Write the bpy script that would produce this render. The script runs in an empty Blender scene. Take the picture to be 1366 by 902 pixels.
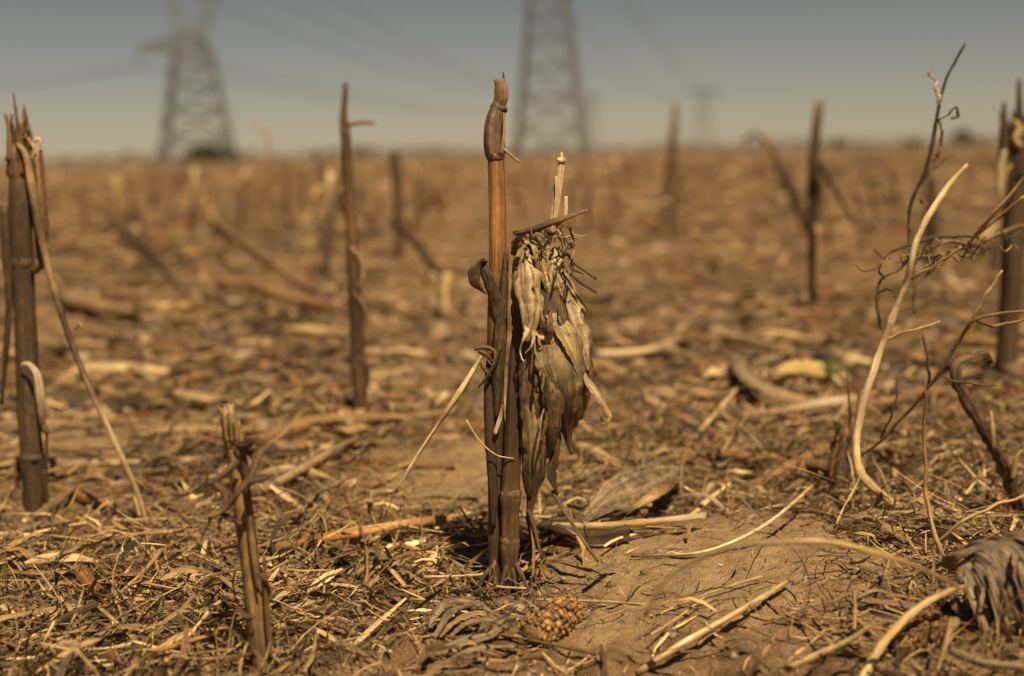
import bpy, math, random
import numpy as np
from mathutils import Vector, Matrix

rng = np.random.default_rng(11)
R_ = random.Random(5)
S = bpy.context.scene
COL = S.collection
rad = math.radians

# ------------------------------------------------------------------ camera
FPX, CXP, CYP = 1897.0, 683.0, 451.0          # focal length and centre in photo pixels
CAM_H = 0.432
PITCH = math.atan(245.0 / FPX)
ROLL = rad(1.25)
FWD = np.array([0, math.cos(PITCH), -math.sin(PITCH)])
UP0 = np.array([0, math.sin(PITCH), math.cos(PITCH)])
RT0 = np.array([1.0, 0, 0])
RT = RT0 * math.cos(ROLL) - UP0 * math.sin(ROLL)
UP = UP0 * math.cos(ROLL) + RT0 * math.sin(ROLL)
CAM = np.array([0, 0, CAM_H])
cam_d = bpy.data.cameras.new("camera")
cam = bpy.data.objects.new("camera", cam_d)
COL.objects.link(cam)
S.camera = cam
m3 = Matrix((RT, UP, -FWD)).transposed()
cam.matrix_world = Matrix.Translation(CAM) @ m3.to_4x4()
cam_d.sensor_fit = 'HORIZONTAL'
cam_d.sensor_width = 36.0
cam_d.lens = FPX / 1366.0 * 36.0
cam_d.clip_start = 0.02
cam_d.clip_end = 20000
cam_d.dof.use_dof = True
cam_d.dof.focus_distance = 1.35
cam_d.dof.aperture_fstop = 2.9
cam_d.dof.aperture_blades = 9

# ------------------------------------------------------------------ sky, sun, exposure
SUN_EL, SUN_AZ = rad(57), rad(160)             # azimuth clockwise from +Y
w = bpy.data.worlds.new("World")
S.world = w
w.use_nodes = True
nt = w.node_tree
nt.nodes.clear()
sky = nt.nodes.new('ShaderNodeTexSky')
sky.sky_type = 'NISHITA'
sky.sun_disc = False
sky.sun_elevation = SUN_EL
sky.sun_rotation = SUN_AZ
sky.altitude = 0
sky.air_density = 0.48
sky.dust_density = 0.3
sky.ozone_density = 1.0
tint = nt.nodes.new('ShaderNodeMix')
tint.data_type = 'RGBA'
tint.blend_type = 'MULTIPLY'
tint.inputs[0].default_value = 1.0
tint.inputs[7].default_value = (0.85, 0.575, 0.362, 1)
bg = nt.nodes.new('ShaderNodeBackground')
bg.inputs['Strength'].default_value = 0.081
wo = nt.nodes.new('ShaderNodeOutputWorld')
nt.links.new(sky.outputs[0], tint.inputs[6])
nt.links.new(tint.outputs[2], bg.inputs['Color'])
nt.links.new(bg.outputs[0], wo.inputs['Surface'])
sun_d = bpy.data.lights.new("sun", 'SUN')
sun_d.energy = 4.8
sun_d.angle = rad(0.55)
sun_d.color = (1.0, 0.89, 0.67)
sun = bpy.data.objects.new("sun", sun_d)
COL.objects.link(sun)
sv = Vector((math.cos(SUN_EL) * math.sin(SUN_AZ), math.cos(SUN_EL) * math.cos(SUN_AZ), math.sin(SUN_EL)))
sun.rotation_euler = sv.to_track_quat('Z', 'Y').to_euler()
S.view_settings.view_transform = 'Standard'
S.view_settings.look = 'None'
S.view_settings.exposure = 0.25
S.view_settings.gamma = 1.0
S.cycles.use_denoising = True
S.cycles.max_bounces = 5

# ------------------------------------------------------------------ noise and ground height
TAB = np.random.default_rng(3).random((256, 256))


def vn(x, y):
    x = np.asarray(x, float); y = np.asarray(y, float)
    xi = np.floor(x).astype(int); yi = np.floor(y).astype(int)
    fx = x - xi; fy = y - yi
    fx = fx * fx * (3 - 2 * fx); fy = fy * fy * (3 - 2 * fy)
    a = TAB[xi & 255, yi & 255]; b = TAB[(xi + 1) & 255, yi & 255]
    c = TAB[xi & 255, (yi + 1) & 255]; d = TAB[(xi + 1) & 255, (yi + 1) & 255]
    return (a * (1 - fx) + b * fx) * (1 - fy) + (c * (1 - fx) + d * fx) * fy


def fbm(x, y, o=3):
    s = 0; a = 0.5
    for i in range(o):
        s = s + a * vn(x * 2 ** i + 17.3 * i, y * 2 ** i + 9.1 * i); a *= 0.5
    return s / (1 - 0.5 ** o)


def ray(px, py):
    return FWD + (px - CXP) / FPX * RT - (py - CYP) / FPX * UP


def project(x, y, z=0.0):
    dx, dy, dz = x - CAM[0], y - CAM[1], z - CAM[2]
    d = np.maximum(dx * FWD[0] + dy * FWD[1] + dz * FWD[2], 1e-3)
    return CXP + FPX * (dx * RT[0] + dy * RT[1] + dz * RT[2]) / d, CYP - FPX * (dx * UP[0] + dy * UP[1] + dz * UP[2]) / d


def flat(px, py):
    d = ray(px, py)
    t = -CAM_H / d[2]
    return CAM + d * t


B0 = flat(667, 795)                              # foot of the main stalk
MND = flat(985, 760)
MND2 = flat(1290, 830)
SAND = [(*flat(970, 780)[:2], .19, .20), (*flat(830, 770)[:2], .09, .09), (*flat(590, 625)[:2], .13, .24),
        (*flat(110, 590)[:2], .22, .26), (*flat(380, 600)[:2], .08, .10), (*flat(1060, 735)[:2], .06, .07), (*flat(800, 850)[:2], .05, .05)]


def bare(x, y):
    """1 on the open sandy patches, 0 in the litter."""
    b = np.zeros_like(np.asarray(x, float))
    for sx, sy, rx, ry in SAND:
        d = ((x - sx) / rx) ** 2 + ((y - sy) / ry) ** 2
        b = np.maximum(b, np.exp(-d ** 1.5))
    return b


def height(x, y):
    x = np.asarray(x, float); y = np.asarray(y, float)
    r = np.hypot(x, y)
    b = bare(x, y)
    h = 0.05 * (fbm(x * 1.3 + 4, y * 1.3 + 7, 2) - 0.5) * np.clip((r - 1.2) / 1.5, 0.15, 1)
    h = h + 0.030 * (fbm(x * 7 + 3, y * 7 + 1, 3) - 0.5) * (1 - 0.7 * b)
    cl = vn(x * 27, y * 27) * vn(x * 31 + 50, y * 31)
    fade = np.clip(14 / np.maximum(r, .1) - .5, 0, 1)
    h = h + (0.026 + .016 * np.clip((r - 1.8) / 1.5, 0, 1)) * np.clip(cl - 0.18, 0, 1) * (1 - 0.85 * b) * fade
    h = h + 0.007 * (vn(x * 70 + 9, y * 70) - .5) * (1 - 0.45 * b) * fade + 0.0032 * (vn(x * 160, y * 160 + 5) - .5) * fade
    h = h + 0.030 * np.exp(-((x - MND[0]) / .22) ** 2 - ((y - MND[1]) / .2) ** 2)
    h = h + 0.028 * np.exp(-((x - MND2[0]) / .16) ** 2 - ((y - MND2[1]) / .2) ** 2)
    h = h + 0.10 * (fbm(x * .11 + 40, y * .11 + 3, 2) - .5) * np.clip((r - 5) / 10, 0, 1)
    return h - 0.012 * np.exp(-((x - B0[0]) ** 2 + (y - B0[1]) ** 2) / .004)


def G(px, py, lift=0.0):
    """The point of the ground (plus lift) seen at a photo pixel."""
    d = ray(px, py)
    z = lift
    p = CAM
    for _ in range(6):
        p = CAM + d * ((z - CAM_H) / d[2])
        z = float(height(p[0], p[1])) + lift
    return p


def V(px, py, Y):
    """The point of the upright plane y = Y seen at a photo pixel."""
    d = ray(px, py)
    return CAM + d * (Y / d[1])


# ------------------------------------------------------------------ mesh building
class MB:
    def __init__(s):
        s.v = []; s.q = []; s.t = []; s.uv = []; s.c = []; s.n = 0

    def add(s, v, q, uv, c, t=None):
        v = np.asarray(v, float).reshape(-1, 3)
        n = len(v)
        c = np.asarray(c, float)
        if c.ndim == 1:
            c = np.tile(c, (n, 1))
        if c.shape[1] == 3:
            c = np.hstack([c, np.full((n, 1), .3)])
        s.v.append(v); s.uv.append(np.asarray(uv, float).reshape(-1, 2)); s.c.append(c)
        if q is not None and len(q):
            s.q.append(np.asarray(q, int) + s.n)
        if t is not None and len(t):
            s.t.append(np.asarray(t, int) + s.n)
        s.n += n

    def mesh(s, name, mat, origin=(0, 0, 0), smooth=True):
        v = np.vstack(s.v) - np.asarray(origin, float)
        q = np.vstack(s.q) if s.q else np.zeros((0, 4), int)
        t = np.vstack(s.t) if s.t else np.zeros((0, 3), int)
        me = bpy.data.meshes.new(name)
        me.vertices.add(len(v)); me.vertices.foreach_set('co', v.ravel().astype(np.float32))
        lv = np.concatenate([q.ravel(), t.ravel()])
        me.loops.add(len(lv)); me.loops.foreach_set('vertex_index', lv.astype(np.int32))
        me.polygons.add(len(q) + len(t))
        st = np.concatenate([np.arange(len(q)) * 4, len(q) * 4 + np.arange(len(t)) * 3])
        me.polygons.foreach_set('loop_start', st.astype(np.int32))
        me.polygons.foreach_set('use_smooth', np.full(len(q) + len(t), smooth))
        uv = np.vstack(s.uv)
        ul = me.uv_layers.new(name='UVMap')
        ul.data.foreach_set('uv', uv[lv].ravel().astype(np.float32))
        ca = me.color_attributes.new('Col', 'FLOAT_COLOR', 'POINT')
        ca.data.foreach_set('color', np.vstack(s.c).ravel().astype(np.float32))
        me.update(calc_edges=True)
        me.materials.append(mat)
        return me

    def build(s, name, mat, parent=None, origin=None, smooth=True, solid=0):
        """ONE mesh object: a child in its parent's space, or top-level with its origin at `origin`."""
        if parent is not None:
            origin = ORIG.get(parent.name, (0, 0, 0))
        o = bpy.data.objects.new(name, s.mesh(name, mat, origin if origin is not None else (0, 0, 0), smooth))
        COL.objects.link(o)
        if parent is not None:
            o.parent = parent
            ORIG[o.name] = origin
        elif origin is not None:
            o.location = origin
            ORIG[o.name] = tuple(origin)
        if solid:
            md = o.modifiers.new('thickness', 'SOLIDIFY')
            md.thickness = solid
            md.offset = 0
        return o


ORIG = {}


def tag(o, label=None, cat=None, group=None, kind=None):
    if label: o['label'] = label
    if cat: o['category'] = cat
    if group: o['group'] = group
    if kind: o['kind'] = kind
    return o


def empty(name, loc, label, cat, group=None):
    o = bpy.data.objects.new(name, None)
    o.empty_display_size = .02
    COL.objects.link(o)
    o.location = loc
    ORIG[o.name] = tuple(loc)
    return tag(o, label, cat, group)


def smooth_path(P, n):
    P = np.asarray(P, float)
    if len(P) == 2:
        return P[0] + (P[1] - P[0]) * np.linspace(0, 1, n)[:, None]
    seg = np.concatenate([[0], np.cumsum(np.linalg.norm(np.diff(P[:, :3], axis=0), axis=1))])
    seg /= seg[-1]
    T = np.zeros_like(P)
    T[1:-1] = (P[2:] - P[:-2]) / (seg[2:] - seg[:-2])[:, None]
    T[0] = (P[1] - P[0]) / (seg[1] - seg[0]); T[-1] = (P[-1] - P[-2]) / (seg[-1] - seg[-2])
    out = []
    for u in np.linspace(0, 1, n):
        i = min(max(np.searchsorted(seg, u) - 1, 0), len(P) - 2)
        hh = seg[i + 1] - seg[i]; t = (u - seg[i]) / hh
        out.append((2*t**3 - 3*t**2 + 1)*P[i] + (t**3 - 2*t**2 + t)*hh*T[i] + (-2*t**3 + 3*t**2)*P[i+1] + (t**3 - t**2)*hh*T[i+1])
    return np.array(out)


def unit(a):
    return a / np.maximum(np.linalg.norm(a, axis=-1, keepdims=True), 1e-9)


def tangents(P):
    return unit(np.gradient(P, axis=0))


def tube(mb, P, rads, col, sides=10, rough=.06, groove=.05, ends=(0, 0), nodes=(), flat_=1.0, cap=True, seed=None, stripe=.25):
    """A fibrous stem along P. ends = ragged length at start/end; nodes = (t, swell, width)."""
    rg = np.random.default_rng(seed if seed is not None else R_.randrange(1 << 30))
    P = np.asarray(P, float); n = len(P)
    rads = np.interp(np.linspace(0, 1, n), np.linspace(0, 1, len(rads)), rads) if np.ndim(rads) else np.full(n, rads)
    t = np.linspace(0, 1, n)
    for tn, sw, wd in nodes:
        rads = rads * (1 + sw * np.exp(-((t - tn) / wd) ** 2))
    T = tangents(P)
    a = np.array([1.0, 0, 0]) if abs(T[0][0]) < .8 else np.array([0, 1.0, 0])
    A = []
    for i in range(n):
        a = unit(a - T[i] * np.dot(a, T[i])); A.append(a)
    A = np.array(A); Bn = np.cross(T, A)
    k = sides
    ang = np.linspace(0, 2 * np.pi, k + 1)
    gr = 1 + groove * (rg.random(k + 1) - .5) * 2; gr[-1] = gr[0]
    off = rg.random(2) * 100
    L = np.concatenate([[0], np.cumsum(np.linalg.norm(np.diff(P, axis=0), axis=1))])
    nz = vn(off[0] + np.cos(ang)[None] * 1.3 + L[:, None] / max(rads.mean(), 1e-5) * .35, off[1] + np.sin(ang)[None] * 1.3 + L[:, None] * 0) - .5
    rr = rads[:, None] * gr[None] * (1 + rough * 2 * nz)
    Vx = P[:, None] + A[:, None] * (np.cos(ang)[None] * rr)[..., None] * flat_ + Bn[:, None] * (np.sin(ang)[None] * rr)[..., None]
    for e, idx, sg in ((ends[0], 0, -1), (ends[1], -1, 1)):
        if e:
            d = rg.random(k + 1) ** 1.5 * e; d[-1] = d[0]
            Vx[idx] = Vx[idx] + sg * T[idx] * d[:, None] + (A[idx] * np.cos(ang)[:, None] + Bn[idx] * np.sin(ang)[:, None]) * (d * .12)[:, None]
    i, j = np.meshgrid(np.arange(n - 1), np.arange(k), indexing='ij')
    b = i * (k + 1) + j
    q = np.stack([b, b + 1, b + k + 2, b + k + 1], -1).reshape(-1, 4)
    circ = 2 * np.pi * rads.mean()
    UV = np.stack([np.tile(ang / (2 * np.pi) * circ, (n, 1)), np.tile(L[:, None], (1, k + 1))], -1) + off
    c = np.asarray(col, float)
    if c.ndim == 2:
        c = np.stack([np.interp(t, np.linspace(0, 1, len(c)), c[:, m]) for m in range(c.shape[1])], -1)
        c = np.repeat(c[:, None], k + 1, 1)
    else:
        c = np.tile(c, (n, k + 1, 1))
    st = 1 + stripe * 2 * (rg.random(k + 1) - .5); st[-1] = st[0]
    c = c.copy(); c[..., :3] *= st[None, :, None]
    Vs = Vx.reshape(-1, 3); Us = UV.reshape(-1, 2); Cs = c.reshape(-1, c.shape[-1])
    tr = []
    if cap:
        for idx, e in ((0, ends[0]), (n - 1, ends[1])):
            cpt = P[idx] - (T[idx] * rads[idx] * .6 * (1 if idx else -1) if e else 0)
            Vs = np.vstack([Vs, cpt]); Us = np.vstack([Us, Us[idx * (k + 1)]])
            cc = Cs[idx * (k + 1)].copy(); cc[:3] *= .8
            Cs = np.vstack([Cs, cc])
            ci = len(Vs) - 1; b0 = idx * (k + 1)
            for m in range(k):
                tr.append((b0 + m + 1, b0 + m, ci) if idx == 0 else (b0 + m, b0 + m + 1, ci))
    mb.add(Vs, q, Us, Cs, tr)


def blade(mb, P, W, col, hint=(0, -1, 0), cup=.15, fold=.06, twist=0, k=6, ragged=.1, seed=None, ripple=3.0, stripe=.25):
    """A dry leaf strip along P; cup > 0 bulges its middle towards hint."""
    rg = np.random.default_rng(seed if seed is not None else R_.randrange(1 << 30))
    P = np.asarray(P, float); n = len(P); t = np.linspace(0, 1, n)
    W = np.interp(t, np.linspace(0, 1, len(W)), W)
    T = tangents(P)
    hint = np.broadcast_to(np.asarray(hint, float), (n, 3))
    Sd = unit(np.cross(T, hint)); N = np.cross(Sd, T)
    tw = np.interp(t, np.linspace(0, 1, len(np.atleast_1d(twist))), np.atleast_1d(twist)) if np.ndim(twist) else np.full(n, twist)
    ca, sa = np.cos(tw)[:, None], np.sin(tw)[:, None]
    Sd, N = Sd * ca + N * sa, N * ca - Sd * sa
    s = np.linspace(-1, 1, k + 1)
    off = rg.random(2) * 100
    L = np.concatenate([[0], np.cumsum(np.linalg.norm(np.diff(P, axis=0), axis=1))])
    lw = L / max(W.mean(), 1e-5)
    fz = fbm(off[0] + s[None] * ripple, off[1] + lw[:, None] * .55 + s[None] * .4, 2) - .5
    if k >= 8:
        fz = fz + .35 * (vn(off[1] + s[None] * ripple * 3.1, off[0] + lw[:, None] * 1.7) - .5) + .38 * (fbm(off[1] + s[None] * 1.6 + lw[:, None] * 1.4, off[0] + lw[:, None] * 4.5 - s[None], 2) - .5)
    we = W[:, None] * (1 + ragged * 2 * (vn(off[0] + np.sign(s)[None] * 9, off[1] + lw[:, None] * 2.2) - .5) * np.abs(s)[None])
    Vx = P[:, None] + Sd[:, None] * (we * .5 * s[None])[..., None] + N[:, None] * (W[:, None] * (cup * (1 - s[None] ** 2) + fold * 2 * fz))[..., None]
    i, j = np.meshgrid(np.arange(n - 1), np.arange(k), indexing='ij')
    b = i * (k + 1) + j
    q = np.stack([b, b + 1, b + k + 2, b + k + 1], -1).reshape(-1, 4)
    UV = np.stack([np.tile(s, (n, 1)) * W.mean() * .5, np.tile(L[:, None], (1, k + 1))], -1) + off
    c = np.asarray(col, float)
    if c.ndim == 2:
        c = np.stack([np.interp(t, np.linspace(0, 1, len(c)), c[:, m]) for m in range(c.shape[1])], -1)
        c = np.repeat(c[:, None], k + 1, 1)
    else:
        c = np.tile(c, (n, k + 1, 1))
    c = c.copy(); c[..., :3] *= (1 + stripe * 2 * (rg.random(k + 1) - .5))[None, :, None]
    mb.add(Vx.reshape(-1, 3), q, UV.reshape(-1, 2), c.reshape(-1, c.shape[-1]))


# ------------------------------------------------------------------ materials
def nodes_of(name):
    m = bpy.data.materials.new(name)
    m.use_nodes = True
    n = m.node_tree.nodes
    b = n['Principled BSDF']
    return m, m.node_tree, n, m.node_tree.links, b


def mixc(nt, fac, a, b, mode='MIX'):
    x = nt.nodes.new('ShaderNodeMix'); x.data_type = 'RGBA'; x.blend_type = mode
    for s_, v in ((0, fac), (6, a), (7, b)):
        if hasattr(v, 'is_output'):
            nt.links.new(v, x.inputs[s_])
        elif isinstance(v, (int, float)):
            x.inputs[s_].default_value = v
        else:
            x.inputs[s_].default_value = (*v, 1) if len(v) == 3 else v
    return x.outputs[2]


def noise(nt, vec, scale, detail=3, rough=.55, dist=0):
    x = nt.nodes.new('ShaderNodeTexNoise')
    x.inputs['Scale'].default_value = scale; x.inputs['Detail'].default_value = detail
    x.inputs['Roughness'].default_value = rough; x.inputs['Distortion'].default_value = dist
    if vec is not None: nt.links.new(vec, x.inputs['Vector'])
    return x.outputs['Fac']


def ramp(nt, fac, lo, hi, a=0.0, b=1.0):
    x = nt.nodes.new('ShaderNodeMapRange')
    x.inputs[1].default_value = lo; x.inputs[2].default_value = hi
    x.inputs[3].default_value = a; x.inputs[4].default_value = b
    nt.links.new(fac, x.inputs[0])
    return x.outputs[0]


def scaled(nt, vec, s):
    x = nt.nodes.new('ShaderNodeVectorMath'); x.operation = 'MULTIPLY'
    nt.links.new(vec, x.inputs[0]); x.inputs[1].default_value = s
    return x.outputs[0]


def mul(nt, a, b):
    x = nt.nodes.new('ShaderNodeMath'); x.operation = 'MULTIPLY'
    for i, v in enumerate((a, b)):
        if isinstance(v, (int, float)): x.inputs[i].default_value = v
        else: nt.links.new(v, x.inputs[i])
    return x.outputs[0]


def plant_mat(name, fib=(700, 14, 1), bump=.5, translucent=0.0, spots=1.0):
    """Dry plant tissue: own colour from the piece, fibres along it, mould where the piece is dirty (alpha of Col)."""
    m, nt, n, l, b = nodes_of(name)
    at = n.new('ShaderNodeAttribute'); at.attribute_name = 'Col'
    uv = n.new('ShaderNodeUVMap')
    f = noise(nt, scaled(nt, uv.outputs[0], fib), 1.0, 5, .65)
    f2 = noise(nt, scaled(nt, uv.outputs[0], (fib[0] * .3, fib[1] * .7, 1)), 1.0, 3, .6)
    f3 = noise(nt, scaled(nt, uv.outputs[0], (90, 55, 1)), 1.0, 4, .7, .8)
    br = mul(nt, mul(nt, ramp(nt, f, .28, .72, .45, 1.5), ramp(nt, f2, .3, .7, .68, 1.30)), ramp(nt, f3, .3, .7, .75, 1.22))
    c = mixc(nt, 1.0, at.outputs['Color'], (1.08, .93, .74), 'MULTIPLY')
    c = mixc(nt, 1.0, c, br, 'MULTIPLY')
    sp = noise(nt, scaled(nt, uv.outputs[0], (230, 90, 1)), 1.0, 5, .75, .6)
    big = noise(nt, scaled(nt, uv.outputs[0], (45, 22, 1)), 1.0, 3, .6)
    dirt = mul(nt, mul(nt, ramp(nt, sp, .40, .58), ramp(nt, big, .31, .54)), at.outputs['Alpha'])
    c = mixc(nt, mul(nt, dirt, spots), c, (.050, .032, .018))
    l.new(c, b.inputs['Base Color'])
    b.inputs['Roughness'].default_value = .62
    b.inputs['Specular IOR Level'].default_value = .35
    bp = n.new('ShaderNodeBump'); bp.inputs['Strength'].default_value = bump; bp.inputs['Distance'].default_value = .002
    l.new(f, bp.inputs['Height']); l.new(bp.outputs[0], b.inputs['Normal'])
    if translucent:
        tr = n.new('ShaderNodeBsdfTranslucent'); l.new(c, tr.inputs['Color'])
        mx = n.new('ShaderNodeMixShader'); mx.inputs[0].default_value = translucent
        l.new(b.outputs[0], mx.inputs[1]); l.new(tr.outputs[0], mx.inputs[2])
        l.new(mx.outputs[0], n['Material Output'].inputs['Surface'])
    return m


STALK = plant_mat('dry_stalk', (380, 9, 1), .8)
HUSK = plant_mat('dry_husk', (330, 11, 1), .9, .12)
STRAW = plant_mat('dry_straw', (420, 16, 1), .6, .06, .8)
COB = plant_mat('corn_cob', (300, 300, 1), .5)

# soil
SOIL, nt, n, l, b = nodes_of('sandy_soil')
geo = n.new('ShaderNodeNewGeometry')
pos = geo.outputs['Position']
n1 = noise(nt, pos, 2.2, 4, .6); n2 = noise(nt, pos, 30, 5, .65); n3 = noise(nt, pos, 420, 3, .7); n4 = noise(nt, pos, 110, 4, .7, .5)
att = n.new('ShaderNodeAttribute'); att.attribute_name = 'Col'
sand = mixc(nt, ramp(nt, n2, .3, .7), (.31, .175, .078), (.50, .31, .148))
trash = mixc(nt, ramp(nt, n2, .35, .65), (.145, .078, .034), (.38, .225, .104))
trash = mixc(nt, ramp(nt, n1, .38, .62, 0, .6), trash, (.22, .125, .056))
c = mixc(nt, att.outputs['Fac'], trash, sand)
c = mixc(nt, 1.0, c, ramp(nt, n3, .25, .75, .72, 1.25), 'MULTIPLY')
c = mixc(nt, ramp(nt, n4, .60, .72, 0, .75), c, (.09, .052, .028))
l.new(c, b.inputs['Base Color'])
b.inputs['Roughness'].default_value = .95
b.inputs['Specular IOR Level'].default_value = .1
bp = n.new('ShaderNodeBump'); bp.inputs['Strength'].default_value = 1.0; bp.inputs['Distance'].default_value = .009
l.new(mixc(nt, .45, n4, n3), bp.inputs['Height']); l.new(bp.outputs[0], b.inputs['Normal'])

CLOD, nt, n, l, b = nodes_of('soil_clod')
at = n.new('ShaderNodeAttribute'); at.attribute_name = 'Col'
geo = n.new('ShaderNodeNewGeometry')
l.new(mixc(nt, 1.0, at.outputs['Color'], ramp(nt, noise(nt, geo.outputs['Position'], 260, 4, .7), .25, .75, .6, 1.35), 'MULTIPLY'), b.inputs['Base Color'])
b.inputs['Roughness'].default_value = .95

STEEL, nt, n, l, b = nodes_of('galvanised_steel')
geo = n.new('ShaderNodeNewGeometry')
l.new(mixc(nt, noise(nt, geo.outputs['Position'], .6, 3), (.13, .13, .122), (.20, .195, .183)), b.inputs['Base Color'])
b.inputs['Roughness'].default_value = .6; b.inputs['Metallic'].default_value = 0

WIRE, nt, n, l, b = nodes_of('conductor_metal')
geo = n.new('ShaderNodeNewGeometry')
l.new(mixc(nt, noise(nt, geo.outputs['Position'], .2, 2), (.07, .07, .07), (.11, .11, .105)), b.inputs['Base Color'])
b.inputs['Roughness'].default_value = .5

LEAF, nt, n, l, b = nodes_of('scrub_foliage')
at = n.new('ShaderNodeAttribute'); at.attribute_name = 'Col'
geo = n.new('ShaderNodeNewGeometry')
l.new(mixc(nt, 1.0, at.outputs['Color'], ramp(nt, noise(nt, geo.outputs['Position'], 2.0, 3), .3, .7, .6, 1.3), 'MULTIPLY'), b.inputs['Base Color'])
b.inputs['Roughness'].default_value = .8

# colours (albedo, alpha = how mouldy)
ORANGE = (.40, .20, .065, .3); BROWN = (.21, .125, .06, .7); DARK = (.10, .062, .030, .9); TAN = (.42, .29, .145, .4)
PALE = (.66, .51, .285, .2); CREAM = (.70, .57, .36, .3); GREY = (.29, .215, .135, .6); YEL = (.60, .43, .16, .15); WHITE = (.68, .58, .42, .1)
RUST = (.33, .15, .05, .5)

# ------------------------------------------------------------------ ground: one sheet to the horizon
rs = [.25]
while rs[-1] < 6000:
    r = rs[-1]
    rs.append(r * (1.0028 if .9 < r < 2.2 else 1.005 if .9 < r < 6 else 1.012 if r < 30 else 1.06))
rs = np.array(rs)
ths = np.concatenate([np.linspace(-180, -40, 60, endpoint=False), np.linspace(-40, -24, 60, endpoint=False), np.linspace(-24, 24, 380),
                      np.linspace(24, 40, 60)[1:], np.linspace(40, 180, 60)[1:]])
tt = np.radians(ths)
X = rs[:, None] * np.sin(tt)[None]; Y = rs[:, None] * np.cos(tt)[None]
Z = height(X, Y)
nr, na = X.shape
i, j = np.meshgrid(np.arange(nr - 1), np.arange(na - 1), indexing='ij')
bq = i * na + j
mb = MB()
mb.add(np.stack([X, Y, Z], -1).reshape(-1, 3), np.stack([bq, bq + 1, bq + na + 1, bq + na], -1).reshape(-1, 4)[:, ::-1],
       np.zeros((nr * na, 2)), np.repeat(np.clip(bare(X, Y) * 1.3 + .9 * (fbm(X * 2.6 + 30, Y * 2.6, 3) - .52), 0, 1).reshape(-1, 1), 4, 1))
cpt = np.array([[0, 0, float(height(0., .0))]])
ring = np.arange(na)
mb.add(np.vstack([cpt, np.stack([X[0], Y[0], Z[0]], -1)]), None, np.zeros((na + 1, 2)), (.3, .2, .1, 0),
       [(0, k + 2, k + 1) for k in range(na - 1)])
tag(mb.build('ground', SOIL), kind='structure')
print('ground verts', nr * na)

# ------------------------------------------------------------------ litter (uncountable): shredded leaves, straw, clods
PAL = np.array([TAN, PALE, BROWN, GREY, DARK, (.34, .22, .105, .5), (.46, .33, .17, .4), RUST, (.26, .18, .10, .6)])
PALW = np.array([.15, .07, .19, .08, .18, .14, .10, .015, .08]); PALW /= PALW.sum()


def ribbons(mb, x, y, th, L, W, col, lift, rise, curv, roll, K=5, V3=True, arch=None, pipe=None):
    N = len(x)
    u = np.linspace(-.5, .5, K)[None]
    ang = th[:, None] + curv[:, None] * u
    dx = np.cos(ang) * L[:, None] / (K - 1); dy = np.sin(ang) * L[:, None] / (K - 1)
    px = x[:, None] + np.cumsum(dx, 1) - dx.sum(1, keepdims=True) / 2
    py = y[:, None] + np.cumsum(dy, 1) - dy.sum(1, keepdims=True) / 2
    gz = height(px, py)
    gz = np.maximum(gz, (gz.mean(1, keepdims=True) * .6 + gz * .4))
    pz = gz + lift[:, None] + rise[:, None] * (u + .5) ** 1.5
    if arch is not None:
        pz = pz + arch[:, None] * (1 - 4 * u ** 2)
    P = np.stack([px, py, pz], -1)
    s = np.array([-1, 0, 1.]) if V3 else np.array([-1, 1.])
    ro = roll[:, None] + curv[:, None] * u * 1.2
    sx = -np.sin(ang) * np.cos(ro); sy = np.cos(ang) * np.cos(ro); sz = np.sin(ro)
    Sd = np.stack([sx, sy, sz], -1)
    tap = (1 - (np.abs(u) * 2) ** 6 * .6) * (1 + .25 * rng.normal(size=(N, K))).clip(.4, 1.5)
    hw = W[:, None] * .5 * tap
    Vx = P[:, :, None] + Sd[:, :, None] * (hw[:, :, None] * s)[..., None]
    if V3:
        Vx[:, :, 1, 2] += hw * (-.35 if pipe is None else pipe[:, None])
    ns = len(s)
    i, j = np.meshgrid(np.arange(K - 1), np.arange(ns - 1), indexing='ij')
    b0 = (i * ns + j).ravel()
    q = np.stack([b0, b0 + 1, b0 + ns + 1, b0 + ns], -1)
    Q = (q[None] + (np.arange(N) * K * ns)[:, None, None]).reshape(-1, 4)
    uv = np.stack([np.broadcast_to(hw[:, :, None] * s, (N, K, ns)), np.broadcast_to((u * L[:, None])[:, :, None], (N, K, ns))], -1) + rng.random((N, 1, 1, 2)) * 60
    C = np.repeat(col[:, None], K * ns, 1)
    mb.add(Vx.reshape(-1, 3), Q, uv.reshape(-1, 2), C.reshape(-1, 4))


PALF = np.array([.10, .03, .26, .07, .22, .18, .05, .04, .05]); PALF /= PALF.sum()


def pick(N, tone=.38, far=False):
    c = PAL[rng.choice(len(PAL), N, p=PALF if far else PALW)].copy()
    if far:
        c[:, :3] *= (.74, .72, .68)
    c[:, :3] *= (1 + tone * rng.normal(size=(N, 1))).clip(.45, 1.6)
    return c


def scatter(N, r0, r1, half=31, power=0.0, thin=.94, patch=None, cut=.42):
    """Random spots in the wedge of field before the camera, fewer on bare sand."""
    r = r0 * (r1 / r0) ** rng.random(N) if power == 0 else (r0 ** power + (r1 ** power - r0 ** power) * rng.random(N)) ** (1 / power)
    th = rng.uniform(-half, half, N) * np.pi / 180
    x = r * np.sin(th); y = r * np.cos(th)
    keep = rng.random(N) > bare(x, y) * thin
    if patch:
        keep &= fbm(x * patch + 8, y * patch * .7 + 2, 2) + .35 * (rng.random(N) - .5) > cut
    # the open soil of the mound is thinner in litter than the mat beside it
    px, py = project(x, y)
    soft = np.clip((px - 700) / 120, 0, 1) * np.clip((1160 - px) / 110, 0, 1) * np.clip((py - 640) / 60, 0, 1)
    keep &= rng.random(N) > soft * .68
    return x[keep], y[keep]


mb = MB()
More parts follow.
